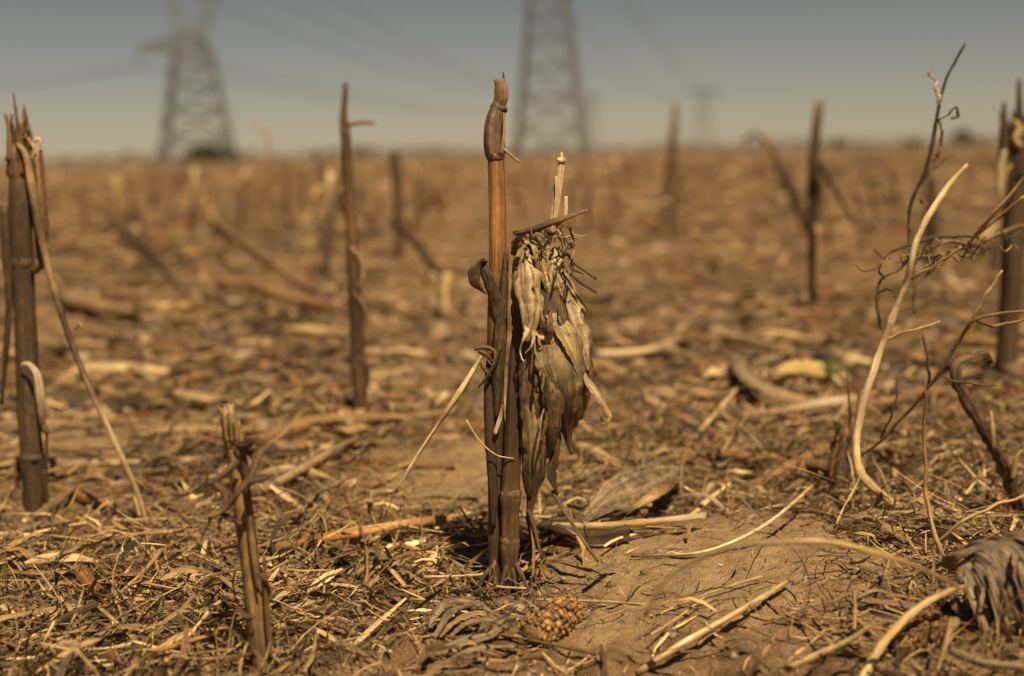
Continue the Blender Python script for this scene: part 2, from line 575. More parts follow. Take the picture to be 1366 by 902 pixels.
# the fine mat at the feet of the near stalks
for N, r0, r1, pl, L0, L1, W0, W1, lf, rs_, ar, K_ in (
        (30000, .95, 2.2, 1.6, .006, .030, .0005, .0016, .007, .008, .002, 4),
        (17000, .95, 2.4, 1.6, .015, .06, .0009, .0028, .010, .014, .005, 5),
        (4600, .95, 2.6, 1.6, .03, .11, .002, .0072, .012, .02, .010, 6),
        (3600, .95, 2.4, 1.6, .04, .16, .0008, .0021, .014, .035, .014, 6)):
    x, y = scatter(N, r0, r1, power=pl, patch=3.2)
    n_ = len(x)
    ribbons(mb, x, y, rng.uniform(0, 2 * np.pi, n_), rng.uniform(L0, L1, n_), rng.uniform(W0, W1, n_), pick(n_),
            rng.random(n_) * lf + .001, rng.random(n_) ** 3 * rs_ * 2, rng.normal(0, 1.1, n_), rng.normal(0, .7, n_), K=K_, arch=rng.random(n_) ** 2 * ar)
# fine bits also on the open soil
x, y = scatter(15000, .95, 2.2, power=1.6, thin=.25)
n_ = len(x)
ribbons(mb, x, y, rng.uniform(0, 2 * np.pi, n_), rng.uniform(.003, .022, n_), rng.uniform(.0005, .0016, n_), pick(n_),
        rng.random(n_) * .003 + .0008, rng.random(n_) ** 3 * .006, rng.normal(0, 1.1, n_), rng.normal(0, .5, n_), K=4)
for N, r0, r1, L0, L1, W0, W1, pp in ((5200, 2.1, 7, .03, .15, .002, .008, 0), (2600, 2.0, 8, .05, .24, .008, .02, 1), (900, 2.0, 8, .04, .10, .015, .036, 0),
                                  (3600, 6, 22, .06, .32, .010, .03, 1), (1100, 6, 22, .08, .25, .03, .06, 0), (4500, 20, 120, .2, .6, .03, .08, 1)):
    x, y = scatter(N, r0, r1, 27, patch=1.5 if r0 < 5 else .5 if r0 < 10 else .2, cut=.49)
    n_ = len(x)
    th = rng.normal(0, .8, n_) + np.pi * rng.integers(0, 2, n_)
    ribbons(mb, x, y, th, rng.uniform(L0, L1, n_), rng.uniform(W0, W1, n_), pick(n_, far=True),
            rng.random(n_) * .010 + W1 * .08, (rng.random(n_) ** 9) * .04, rng.normal(0, .5, n_), rng.normal(0, .3, n_), K=5, V3=True, arch=rng.random(n_) * .010,
            pipe=rng.uniform(.6, 1.1, n_) if pp else rng.uniform(-.3, .5, n_))
tag(mb.build('straw_litter', STRAW), 'shredded dry corn leaves and straw strewn over the sandy soil', 'litter', kind='stuff')
print('litter verts', mb.n)

ICO = None


def ico():
    global ICO
    if ICO is None:
        g = (1 + 5 ** .5) / 2
        v = unit(np.array([(-1, g, 0), (1, g, 0), (-1, -g, 0), (1, -g, 0), (0, -1, g), (0, 1, g), (0, -1, -g), (0, 1, -g), (g, 0, -1), (g, 0, 1), (-g, 0, -1), (-g, 0, 1)], float))
        f = np.array([(0, 11, 5), (0, 5, 1), (0, 1, 7), (0, 7, 10), (0, 10, 11), (1, 5, 9), (5, 11, 4), (11, 10, 2), (10, 7, 6), (7, 1, 8), (3, 9, 4), (3, 4, 2), (3, 2, 6), (3, 6, 8), (3, 8, 9), (4, 9, 5), (2, 4, 11), (6, 2, 10), (8, 6, 7), (9, 8, 1)])
        ICO = v, f
    return ICO


mb = MB()
vI, fI = ico()
for N, r0, r1, s0, s1 in ((9000, .95, 2.4, .001, .005), (3000, .95, 3, .002, .008), (3500, 2.2, 18, .008, .032)):
    x, y = scatter(N, r0, r1, thin=.75)
    n_ = len(x)
    s = s0 + (s1 - s0) * rng.random(n_) ** 3
    Vx = vI[None] * (s[:, None] * (1 + .35 * rng.normal(size=(n_, 12))))[..., None] * (1, 1, .7)
    Vx += np.stack([x, y, height(x, y) + s * .2], -1)[:, None]
    cc = np.array([(.30, .18, .088, .2), (.19, .11, .055, .2), (.38, .24, .125, .2)])[rng.integers(0, 3, n_)] * np.append((1,) * 3, 1)
    mb.add(Vx.reshape(-1, 3), None, np.zeros((n_ * 12, 2)), np.repeat(cc, 12, 0), (fI[None] + (np.arange(n_) * 12)[:, None, None]).reshape(-1, 3))
tag(mb.build('soil_clods', CLOD, smooth=True), 'small crumbs and clods of dry brown soil', 'soil clods', kind='stuff')


# ------------------------------------------------------------------ countable loose pieces: shared meshes, one object each
def variants(name, kind, k):
    out = []
    for i in range(k):
        m_ = MB()
        L = {'straw': R_.uniform(.07, .16), 'leaf': R_.uniform(.06, .13), 'stalk': R_.uniform(.09, .26), 'husk': R_.uniform(.08, .13)}[kind]
        n_ = 9
        u = np.linspace(-.5, .5, n_)
        cv = R_.uniform(-.5, .5)
        a = u * cv * (1.6 if kind != 'stalk' else .25)
        P = np.stack([np.cumsum(np.cos(a)) * L / n_, np.cumsum(np.sin(a)) * L / n_, 0 * u], -1); P -= P.mean(0)
        col = np.array(R_.choice([TAN, PALE, GREY, BROWN, (.46, .33, .17, .4)]))
        if kind == 'straw':
            r = R_.uniform(.0009, .0019)
            P[:, 2] += r + .012 * (u + .5) ** 2 * R_.random()
            tube(m_, P, r, col, 5, .1, .1)
        elif kind == 'leaf':
            P[:, 2] += .004 + .012 * np.sin((u + .5) * 3.1) * R_.random()
            blade(m_, P, np.array([.4, 1, .9, .3]) * R_.uniform(.006, .013), col, (0, 0, 1), .25, .12, np.linspace(0, R_.uniform(-1.5, 1.5), 4), 4)
        elif kind == 'stalk':
            r = R_.uniform(.005, .0092)
            P[:, 2] += r * .6
            tube(m_, smooth_path(P, 14), r, np.array(R_.choice([TAN, (.34, .22, .11, .5), BROWN, GREY, (.30, .17, .07, .5), (.38, .27, .14, .5)])), 9, .06, .06, (.012, .02), ((R_.uniform(.2, .8), .25, .05),), .85)
        else:
            P[:, 2] += .008
            blade(m_, P, np.array([.3, .9, 1, .8, .25]) * R_.uniform(.03, .05), np.array(R_.choice([TAN, GREY, GREY, BROWN])), (0, 0, 1), .22, .07, 0, 8)
        out.append(m_.mesh(name, HUSK if kind == 'husk' else STRAW if kind != 'stalk' else STALK))
    return out


def where(x, y):
    """The landmark nearest to a spot, in words."""
    px, py = project(x, y)
    if py > 640:
        marks = ((90, 'below the thick dark stalk'), (235, 'between the thick stalk and the curled stub'), (420, 'around the foot of the short curled stub'),
                 (570, 'between the curled stub and the main stalk'), (690, 'in front of the main stalk'), (800, 'by the stripped orange cob'),
                 (980, 'near the pale forked stick'), (1130, 'under the arched near straw'), (1230, 'by the foot of the upright straw'), (1366, 'around the old grey ear'))
    elif py > 470:
        marks = ((90, 'behind the thick dark stalk'), (250, 'beside the leaning leaf midrib'), (400, 'behind the short curled stub'), (540, 'around the foot of the slim brown stalk'),
                 (660, 'under the drooping leaf'), (800, 'behind the hanging ear'), (960, 'around the broad grey husk'), (1090, 'by the pale whitish stalk'),
                 (1200, 'around the foot of the pale twig'), (1366, 'beside the bent brown leaf'))
    else:
        marks = ((120, 'beyond the thick dark stalk'), (260, 'by the blurred thick tan stalk'), (430, 'by the slanting tan stalk'), (540, 'beyond the slim brown stalk'), (650, 'by the pale upright stub'),
                 (810, 'beyond the hanging ear'), (950, 'before the tall blurred stalk'), (1060, 'beyond the grey striped husk'), (1180, 'around the upright dark stalk'), (1290, 'beyond the pale twig'), (1366, 'beyond the jagged stalk'))
    for m, t in marks:
        if px <= m: return t
    return marks[-1][1]


def place(meshes, name, x, y, label, cat, group, sc=None, tilt=.12):
    for k in range(len(x)):
        o = bpy.data.objects.new(name, meshes[R_.randrange(len(meshes))])
        COL.objects.link(o)
        z = float(height(x[k], y[k]))
        o.location = (x[k], y[k], z + .004)
        o.rotation_euler = (R_.gauss(0, .3), R_.gauss(0, tilt), R_.uniform(0, 6.28))
        f = sc[k] if sc is not None else 1
        o.scale = (f, f, f)
        ph = where(x[k], y[k])
        tag(o, label + ' ' + ph, cat, group + ' ' + ph)


def in_view(x, y, m=8):
    px, py = project(x, y)
    return (px > m) & (px < 1366 - m) & (py < 902 - m)


def spots(n_, r0, r1, thin=.9, patch=None, px0=0, px1=1366):
    x, y = scatter(n_ * 60, r0, r1, 22, 1.2, thin, patch)
    px, py = project(x, y)
    ok = in_view(x, y) & (px >= px0) & (px <= px1)
    return x[ok][:n_], y[ok][:n_]


sv_ = variants('loose_straw', 'straw', 10)
x, y = spots(150, 1.08, 1.75, px0=0, px1=640)
place(sv_, 'loose_straw', x, y, 'thin dry straw lying loose in the litter', 'straw', 'straws', rng.uniform(.7, 1.2, len(x)), .12)
x, y = spots(80, 1.08, 1.8, thin=.85, px0=700)
place(sv_, 'loose_straw', x, y, 'thin dry straw scattered on the soil', 'straw', 'straws on the soil', rng.uniform(.6, 1.1, len(x)), .08)
x, y = spots(120, 1.08, 2.4, thin=1)
place(variants('dry_leaf_shred', 'leaf', 10), 'dry_leaf_shred', x, y, 'shredded dry corn leaf curled up', 'leaf', 'leaf shreds', rng.uniform(.7, 1.3, len(x)), .2)
x, y = spots(110, 1.8, 3.6)
place(variants('fallen_stalk', 'stalk', 8), 'fallen_stalk', x, y, 'broken piece of dry corn stalk lying', 'corn stalk', 'stalk pieces', rng.uniform(.6, 1.1, len(x)), .06)
x, y = spots(90, 3.4, 11)
place(variants('fallen_stalk', 'stalk', 8), 'fallen_stalk', x, y, 'blurred broken corn stalk lying far out', 'corn stalk', 'far stalk pieces', rng.uniform(.9, 1.7, len(x)), .1)
x, y = spots(60, 2.3, 6)
place(variants('fallen_husk', 'husk', 6), 'fallen_husk', x, y, 'dry corn husk lying flat', 'corn husk', 'flat husks', rng.uniform(.7, 1.2, len(x)), .12)


# ------------------------------------------------------------------ plants placed from the photograph
def foot(px, py):
    return G(px, py)


def wpx(p, px):
    """Pixels to metres at a point."""
    return px * float(np.dot(np.asarray(p) - CAM, FWD)) / FPX


def up_path(pts, Y0, n_):
    """pts = (px, py[, depth offset in m])."""
    return smooth_path([V(p[0], p[1], Y0 + (p[2] if len(p) > 2 else 0)) for p in pts], n_)


def stem(parent, name, pts, w, Y0, col, n_=26, sides=14, mat=None, solo=None, kink=0, **kw):
    P = up_path(pts, Y0, n_)
    if kink:
        rg = np.random.default_rng(R_.randrange(1 << 30))
        kn = rg.normal(size=(max(4, n_ // 3), 3)) * wpx(P[0], kink)
        kn[0] = 0
        P = P + np.stack([np.interp(np.linspace(0, 1, n_), np.linspace(0, 1, len(kn)), kn[:, i]) for i in range(3)], -1)
    m_ = MB()
    tube(m_, P, [wpx(P[0], a) / 2 for a in np.atleast_1d(w)], np.array(col), sides, **kw)
    return m_.build(name, mat or STALK, parent, solo)


def leaf(parent, name, pts, w, Y0, col, n_=22, mat=None, solo=None, solid=.0003, **kw):
    P = up_path(pts, Y0, n_)
    m_ = MB()
    blade(m_, P, [wpx(P[0], a) for a in np.atleast_1d(w)], np.array(col), **kw)
    return m_.build(name, mat or HUSK, parent, solo, solid=solid)


# ---- the main stalk
b0 = foot(664, 786); Y0 = b0[1]
cam_d.dof.focus_distance = float(np.dot(b0 - CAM, FWD)) - .055
main = empty('corn_stalk', b0, 'tall upright dry corn stalk with an orange brown stem, carrying the hanging ear', 'corn stalk')
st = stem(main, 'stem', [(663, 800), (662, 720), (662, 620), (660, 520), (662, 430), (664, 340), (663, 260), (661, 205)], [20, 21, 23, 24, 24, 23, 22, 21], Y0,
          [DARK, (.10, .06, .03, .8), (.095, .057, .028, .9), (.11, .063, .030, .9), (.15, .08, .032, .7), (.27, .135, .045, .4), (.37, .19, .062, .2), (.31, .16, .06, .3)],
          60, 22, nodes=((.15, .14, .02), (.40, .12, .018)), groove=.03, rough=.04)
stem(st, 'node', [(661, 213), (661, 206), (661, 201)], [23, 26, 22], Y0, (.22, .14, .085, .7), 8, 18, groove=.08)
sh = stem(main, 'dried_sheath', [(661, 207), (659, 190), (660, 165), (663, 147), (666, 141)], [25, 25, 24, 23, 19], Y0, [(.20, .125, .075, .7), (.24, .155, .10, .5), (.23, .15, .10, .6), (.2, .13, .085, .7)], 26, 20,
          groove=.1, rough=.16, ends=(0, .004), seed=4)
stem(sh, 'broken_tip', [(665, 143), (668, 130), (668, 117), (666, 108)], [17, 20, 20, 15], Y0, [(.2, .125, .08, .6), (.28, .17, .10, .4), (.26, .16, .10, .5)], 18, 16, groove=.08, rough=.1, ends=(0, .006), seed=8)
stem(sh, 'spike', [(671, 112), (672, 104), (671, 96)], [3, 3, 1.5], Y0, DARK, 6, 6)
stem(sh, 'spike', [(664, 110), (662, 106)], [4, 2], Y0, BROWN, 5, 6)
leaf(sh, 'fibre', [(672, 150), (673, 170), (671, 190), (669, 206)], [2, 3, 4, 3], Y0 - .0095, TAN, 16, cup=.1)
stem(sh, 'collar', [(664, 149), (665, 144), (666, 140)], [18, 21, 17], Y0, DARK, 8, 16, groove=.2, rough=.2)
stem(sh, 'twig', [(671, 199), (680, 206), (694, 217)], [4, 3.5, 3], Y0 - .008, TAN, 10, 7)
for k in range(5):
    a = R_.uniform(650, 674)
    stem(sh, 'barb', [(a, 186 + 5 * k), (a + R_.uniform(-8, 8), 182 + 5 * k)], [2.5, 1], Y0 - .007, DARK, 4, 5)
# curled leaf on its shoulder
leaf(main, 'curled_leaf', [(671, 446, -.0125), (666, 422, -.014), (659, 397, -.015), (652, 374, -.013), (645, 354, -.008), (642, 346, -.004)], [4, 12, 19, 23, 18, 10], Y0,
     [BROWN, TAN, BROWN, DARK, DARK, DARK], 30, cup=.12, fold=.10, twist=[.2, .5, .7, .6, .3], seed=2, k=10)
leaf(main, 'curled_leaf', [(650, 350, -.008), (640, 353, -.014), (633, 364, -.018), (633, 376, -.018), (640, 384, -.016), (648, 392, -.014)], [6, 15, 18, 15, 9, 3], Y0, [DARK, BROWN, DARK, DARK, BROWN, TAN], 24, cup=.10, fold=.10, twist=[1.0, .8, .3, -.3, -.6], seed=5, k=8)
# dark leaf sheath peeling along the stem
leaf(main, 'sheath_strip', [(676, 330, -.008), (672, 390, -.013), (668, 440, -.014), (664, 500, -.014), (662, 560, -.013)], [5, 12, 18, 16, 6], Y0, [BROWN, DARK, BROWN, DARK, DARK], 26, cup=.35, fold=.05, seed=7)
leaf(main, 'sheath_strip', [(652, 470, -.009), (652, 530, -.011), (655, 600, -.012), (658, 660, -.012), (658, 705, -.011)], [5, 14, 15, 13, 5], Y0, [DARK, (.13, .08, .042, .8), DARK], 26, cup=.35, fold=.05, seed=17)
# drooping leaf with a frayed head
fr = leaf(main, 'drooping_leaf', [(657, 470, -.014), (645, 473, -.02), (634, 490, -.026), (612, 525, -.04), (580, 573, -.05), (548, 622, -.06), (528, 656, -.065)], [4, 7, 9, 6, 5, 5, 3], Y0, [BROWN, PALE, PALE, TAN, PALE, PALE, TAN], 34, cup=.3, fold=.1, seed=3, twist=[0, .5, .2, .6, .3, .2])
for q in ([(633, 466), (648, 463), (660, 470), (657, 488), (650, 480)], [(640, 480), (646, 492), (655, 502)], [(668, 462), (660, 485), (648, 505), (638, 517)], [(638, 468), (650, 474), (657, 484)]):
    leaf(fr, 'frayed_end', q, [4, 6, 5, 2], Y0 - .022, R_.choice([BROWN, TAN, DARK]), 14, cup=.3, fold=.15)
leaf(main, 'torn_strip', [(671, 540), (667, 558), (660, 580)], [3, 6, 5], Y0 - .02, [BROWN, WHITE, WHITE], 12, cup=.2)
stem(main, 'fibre', [(622, 560), (640, 588), (662, 607), (686, 612)], [1.6, 1.6, 1.8, 1.6], Y0 - .022, PALE, 16, 5)
for q in ([(662, 742), (654, 772), (648, 806)], [(660, 755), (660, 785), (656, 818)], [(664, 750), (646, 768), (634, 796)], [(667, 752), (672, 785), (674, 816)]):
    stem(main, 'prop_root', [q[0] + (-.004,), q[1] + (-.013,), q[2] + (-.018,)], [6.5, 5, 4], Y0, R_.choice([BROWN, DARK, (.13, .08, .045, .8)]), 14, 8, rough=.25, groove=.15)

# ---- second stem with the ear
sec = empty('corn_stalk', foot(683, 786), 'shorter corn stem beside the tall stalk with a pale pointed tip and a hanging ear', 'corn stalk')
Y1 = Y0 - .012
st2 = stem(sec, 'stem', [(682, 795), (680, 730), (681, 660), (684, 590), (687, 520), (692, 450), (704, 390), (722, 340), (735, 300)], [22, 23, 25, 23, 22, 21, 18, 15, 13], Y1,
           [(.12, .068, .032, .7), (.17, .095, .043, .5), (.13, .077, .037, .7), (.11, .065, .033, .8), (.10, .06, .03, .8), DARK, BROWN], 60, 20, nodes=((.135, .16, .016), (.27, .20, .02)), groove=.04)
stem(st2, 'node', [(680, 664), (681, 658), (681, 652)], [25, 29, 25], Y1, (.24, .15, .085, .5), 8, 18, groove=.06)
stem(st2, 'node', [(680, 727), (680, 721), (680, 715)], [24, 27, 24], Y1, (.26, .14, .06, .5), 8, 18, groove=.06)
for q in ([(676, 755), (668, 785), (662, 818)], [(684, 757), (688, 785), (693, 816)], [(688, 752), (699, 774), (708, 796)]):
    stem(sec, 'prop_root', [q[0] + (-.006,), q[1] + (-.015,), q[2] + (-.022,)], [7, 5, 4], Y1, R_.choice([BROWN, DARK, (.14, .085, .05, .8)]), 14, 8, rough=.25, groove=.15)
tip = stem(sec, 'pale_tip', [(735, 312), (739, 285), (743, 258), (747, 230), (749, 212), (749, 203)], [15, 14, 13, 12, 11, 3], Y1, [TAN, PALE, CREAM, PALE, CREAM, PALE], 26, 14, groove=.08)
leaf(tip, 'fibre', [(740, 296), (743, 262), (742, 235)], [6, 6, 3], Y1 - .006, CREAM, 12, cup=.2)
leaf(tip, 'fibre', [(746, 300), (753, 290), (755, 262)], [4, 6, 4], Y1 - .002, WHITE, 12, cup=.2)
stem(tip, 'node', [(748, 217), (749, 213), (749, 210)], [12, 14, 9], Y1, CREAM, 6, 12)

ear = stem(sec, 'ear', [(716, 318), (722, 370), (732, 430), (737, 490), (736, 540), (732, 585), (728, 610)], [16, 34, 58, 66, 58, 34, 12], Y1 - .004, [BROWN, DARK, BROWN, DARK, DARK, DARK], 34, 20, groove=.05, rough=.08)
H1, H2, H3 = (.40, .30, .165, .7), (.23, .16, .08, .9), (.52, .41, .24, .5)
Y2 = Y1 - .02
husks = [  # path (px, py, depth), widths, colours, cup, fold, twist, seed
    # left front body with its long tail
    ([(716, 372, .010), (716, 420, .0), (717, 470, -.008), (717, 520, -.012), (716, 570, -.012), (713, 620, -.006), (709, 660, .002), (706, 690, .006), (708, 715, .008)], [18, 40, 50, 52, 48, 38, 27, 11, 4], [H1, H2, (.15, .10, .05, 1), (.20, .135, .065, 1), (.13, .085, .04, 1), (.19, .125, .06, 1), BROWN, DARK], .24, .05, 0, 21),
    # a second layer over it, its edge showing as a light line
    ([(706, 440, -.006), (703, 480, -.012), (705, 530, -.017), (709, 580, -.016), (709, 625, -.008), (706, 665, .0)], [10, 22, 27, 26, 20, 6], [H1, DARK, H2, H3, H2, DARK], .16, .06, -.25, 41),
    # broad front husk swelling to the right
    ([(716, 352, -.004), (720, 378, -.010), (731, 418, -.014), (743, 455, -.020), (751, 492, -.025), (755, 528, -.023), (755, 560, -.014), (758, 586, -.006), (763, 606, 0)], [5, 20, 42, 58, 64, 58, 38, 14, 4], [H1, H3, H3, H1, H1, H2, (.17, .105, .045, .9), (.15, .095, .045, .9), TAN], .20, .05, .15, 22),
    # middle layer splitting at the bottom
    ([(734, 450, -.018), (736, 490, -.027), (738, 530, -.030), (738, 565, -.024), (734, 600, -.014)], [8, 26, 30, 22, 6], [H3, H2, (.24, .16, .08, 1), H2, DARK], .18, .06, -.1, 42),
    ([(768, 470, -.016), (772, 505, -.022), (772, 540, -.018), (766, 570, -.010)], [8, 22, 22, 6], [H3, H1, H2, DARK], .16, .08, .4, 43),
    # right back husk, rippled
    ([(733, 335, .010), (743, 365, .006), (754, 400, .002), (766, 445, .0), (775, 490, .002), (778, 530, .006), (774, 560, .01)], [20, 38, 46, 46, 38, 22, 5], [H1, H3, H1, H3, H2, H2, DARK], .22, .12, .35, 23),
    ([(748, 350, .004), (757, 385, -.004), (768, 425, -.008), (779, 465, -.006), (785, 495, -.002)], [6, 18, 20, 16, 4], [H3, H1, CREAM, H3, H1], .14, .16, .5, 44),
    # pale leaf lying over the shoulder
    ([(701, 330, -.016), (702, 350, -.022), (705, 378, -.027), (707, 402, -.028), (708, 422, -.028), (706, 440, -.027), (701, 455, -.026)], [3, 22, 36, 38, 30, 18, 9], [(.50, .39, .23, .6), (.56, .44, .27, .5), (.46, .35, .2, .6), (.52, .41, .25, .6), (.40, .30, .17, .7), H3], .12, .07, -.15, 24),
    ([(706, 436, -.027), (699, 452, -.029), (694, 466, -.026), (696, 478, -.027), (699, 482, -.029)], [12, 7, 4, 3, 2], [CREAM, CREAM, PALE, WHITE], .15, .1, [0, .6, 1.0, .4], 25),
    ([(711, 432, -.027), (712, 448, -.029), (709, 462, -.03), (700, 472, -.03)], [8, 6, 4, 2], [PALE, CREAM, PALE], .15, .1, [0, .5, .9], 26),
    # yellow edge strip lying flat on the front husk
    ([(722, 392, -.008), (731, 412, -.020), (743, 434, -.029), (755, 456, -.034), (765, 478, -.033), (772, 498, -.029), (777, 514, -.024)], [5, 12, 15, 12, 9, 6, 2], [YEL, (.52, .41, .2, .4), H3, YEL, H3, H1], .06, .08, .3, 27),
    # small torn pieces under the pale leaf
    ([(716, 442, -.022), (726, 446, -.028), (738, 456, -.03)], [12, 16, 6], [CREAM, PALE, TAN], .1, .2, .3, 28),
    ([(718, 432, -.02), (728, 440, -.03), (736, 452, -.031)], [4, 10, 4], [RUST, TAN, RUST], .1, .2, -.3, 29),
    # left back husk along the stem
    ([(690, 335, .004), (688, 380, -.002), (691, 430, -.004), (694, 480, -.006), (696, 540, -.006), (699, 590, -.004), (702, 640, 0)], [8, 14, 18, 20, 18, 14, 5], [TAN, BROWN, DARK, DARK, DARK, BROWN, DARK], .2, .07, -.4, 30),
    # dark inner strips hanging below
    ([(738, 540, -.006), (741, 570, -.006), (740, 605, -.004), (736, 635, -.004), (744, 660, -.004)], [18, 16, 12, 14, 3], [DARK, (.22, .13, .05, .7), DARK, DARK], .15, .08, [.2, -.2, .4], 31),
    ([(726, 520, -.020), (725, 560, -.018), (720, 600, -.012), (715, 635, -.004), (712, 660, 0)], [12, 20, 20, 14, 5], [(.22, .16, .08, .9), H2, (.28, .18, .08, .7), H2, DARK], .16, .06, .1, 32),
    # right hand ribbon curling off
    ([(777, 497, -.022), (786, 512, -.028), (797, 527, -.03), (806, 543, -.03), (812, 556, -.028), (807, 566, -.026), (801, 556, -.024)], [5, 10, 13, 14, 9, 6, 2], [TAN, H3, H3, TAN, PALE, TAN], .1, .09, [.2, .6, .9, .3, -.4], 33),
    ([(781, 470, .004), (788, 495, .002), (787, 520, .002), (783, 542, .004)], [5, 9, 8, 3], [RUST, (.2, .09, .05, .6), RUST], .15, .08, .7, 34),
    # the crumpled head
    ([(690, 322, -.012), (700, 316, -.018), (716, 316, -.02), (728, 324, -.02)], [10, 20, 20, 10], [RUST, H3, TAN, H2], .12, .2, .2, 35),
    ([(684, 340, -.008), (690, 324, -.014), (706, 312, -.018), (724, 304, -.016)], [8, 14, 12, 6], [BROWN, RUST, DARK, BROWN], .15, .2, .4, 36),
    ([(720, 312, -.016), (724, 330, -.02), (724, 352, -.022), (730, 376, -.02), (734, 398, -.016)], [12, 18, 20, 16, 6], [H3, TAN, H1, CREAM, BROWN], .12, .16, .3, 37),
    ([(740, 330, -.01), (744, 346, -.014), (740, 364, -.018), (747, 386, -.014), (752, 400, -.01)], [10, 18, 14, 16, 6], [PALE, CREAM, H3, CREAM, H1], .12, .18, .1, 38),
    ([(708, 318, -.02), (714, 332, -.026), (716, 350, -.026), (721, 362, -.026)], [6, 10, 8, 3], [TAN, CREAM, TAN, BROWN], .12, .2, .3, 39),
]
for p, w_, c_, cu, fo, tw, sd in husks:
    leaf(ear, 'husk_leaf', p, w_, Y1, c_, 56, cup=cu, fold=fo, twist=tw, seed=sd, k=18 if max(w_) > 25 else 8, ripple=3.2 if max(w_) > 25 else 3, solid=.00025, stripe=.24, ragged=.22)
cup_ = stem(ear, 'shank', [(689, 311), (712, 306), (738, 296), (762, 288), (784, 280)], [6, 9, 8, 6, 4], Y1 - .02, [BROWN, DARK, BROWN, TAN, GREY], 22, 9, rough=.2, ends=(.004, .004))
for k in range(15):
    u_ = R_.random()
    cx_ = 712 + 30 * R_.random() + 22 * math.sin(u_ * 3.1) * R_.uniform(-.9, 1.2); cy_ = 370 + 175 * u_
    L = R_.uniform(18, 55); d = R_.uniform(-.18, .22)
    p = [(cx_, cy_, -.026), (cx_ + L * .5 * d + R_.uniform(-3, 3), cy_ + L * .5, R_.uniform(-.036, -.030)), (cx_ + L * d + R_.uniform(-5, 5), cy_ + L, R_.uniform(-.034, -.024))]
    leaf(ear, 'torn_strip', p, [1.5, R_.uniform(2.5, 6.5), 1.5], Y1, R_.choice([H1, H2, H3, DARK, BROWN, (.28, .2, .1, .8)]), 16, k=4, cup=.15, fold=.2, ragged=.4, twist=[R_.uniform(-.7, .7), R_.uniform(-.7, .7)])
# frayed silk and torn fibres round the head
for k in range(46):
    a = (R_.uniform(700, 765), R_.uniform(298, 352))
    d = R_.uniform(-.6, 1.1); L = R_.uniform(10, 38)
    p = [a, (a[0] + L * .5 * math.sin(d) + R_.uniform(-5, 5), a[1] + L * .4), (a[0] + L * math.sin(d) + R_.uniform(-6, 6), a[1] + L * math.cos(d) + R_.uniform(-8, 4))]
    leaf(ear, 'silk_fibre', [q + (R_.uniform(-.03, -.012),) for q in p], [2, R_.uniform(2, 5), 1], Y1, R_.choice([DARK, BROWN, TAN, DARK, H3]), 9, k=3, cup=.3, fold=.2, twist=[R_.uniform(-1, 1), R_.uniform(-1, 1)])
for p, w_ in (([(756, 338), (768, 352), (782, 362), (796, 372)], [4, 5, 5, 4]), ([(760, 365), (776, 378), (786, 384), (796, 391)], [3, 4, 4, 3]), ([(748, 318), (762, 316), (775, 320)], [3, 3, 2]), ([(742, 302), (756, 290), (770, 286)], [5, 6, 3])):
    stem(ear, 'tassel_twig', p, w_, Y1 - .014, R_.choice([BROWN, DARK, TAN]), 14, 7, rough=.25)
for p in ([(709, 690, .005), (712, 730, .002), (711, 770, -.004)], [(737, 655, 0), (752, 680, -.01), (772, 712, -.02), (798, 750, -.03)], [(704, 680, .004), (712, 700, .002), (722, 742, -.004)]):
    leaf(ear, 'husk_tail', p, [6, 7, 3], Y1, R_.choice([BROWN, TAN]), 20, cup=.3, twist=[0, 1, .3], k=4)


# ---- big weathered stalk on the far side of the litter mat (photo's edge, splintered)
def splinters(parent, xs, y0_, y1_, Y_, cols, wd=(5, 9)):
    for k, xx in enumerate(xs):
        h_ = R_.uniform(y1_ - 14, y1_ + 18)
        leaf(parent, 'splinter', [(xx, y0_, R_.uniform(-.012, .004)), (xx + R_.uniform(-3, 3), (y0_ + h_) / 2, R_.uniform(-.012, .004)), (xx + R_.uniform(-5, 7), h_, R_.uniform(-.012, .004))],
             [wd[1], wd[0], 2], Y_, R_.choice(cols), 12, k=4, cup=.3, twist=[R_.uniform(-.5, .5), R_.uniform(-.5, .5)], solid=.0008)


bl = foot(45, 692); YL = bl[1]
big = empty('corn_stalk', bl, 'thick dark weathered corn stalk with splintered top and long leaf midrib leaning off it', 'corn stalk')
GD = (.105, .066, .033, .8)
s1 = stem(big, 'stem', [(48, 705), (44, 640), (40, 560), (36, 480), (32, 400), (28, 320), (26, 250), (25, 205)], [23, 27, 30, 30, 29, 30, 30, 25], YL, [DARK, GD, (.13, .082, .04, .7), GD, (.12, .076, .037, .8), (.08, .05, .025, .8), (.11, .068, .033, .8), BROWN], 60, 22, nodes=((.18, .1, .015), (.70, .12, .012)), groove=.09, rough=.1, ends=(0, .03))
stem(s1, 'node', [(44, 616), (43, 610), (43, 604)], [29, 34, 29], YL, GD, 8, 18, groove=.1)
stem(s1, 'node', [(31, 358), (30, 351), (30, 344)], [31, 35, 31], YL, DARK, 8, 18, groove=.1)
stem(s1, 'bud', [(46, 362, -.01), (52, 352, -.012), (53, 338, -.01)], [12, 15, 6], YL, BROWN, 10, 10)
splinters(big, [12, 16, 20, 24, 29, 34, 38], 235, 150, YL, [BROWN, DARK, TAN, (.3, .17, .08, .5)])
for xx, tp in ((20, 124), (34, 140), (8, 150)):
    leaf(big, 'splinter', [(xx + 4, 215, -.01), (xx + 4, 175, -.012), (xx - 2, tp, -.01)], [9, 6, 1.5], YL, R_.choice([BROWN, (.28, .16, .08, .5)]), 14, k=4, cup=.2, ragged=.3, solid=.0008)
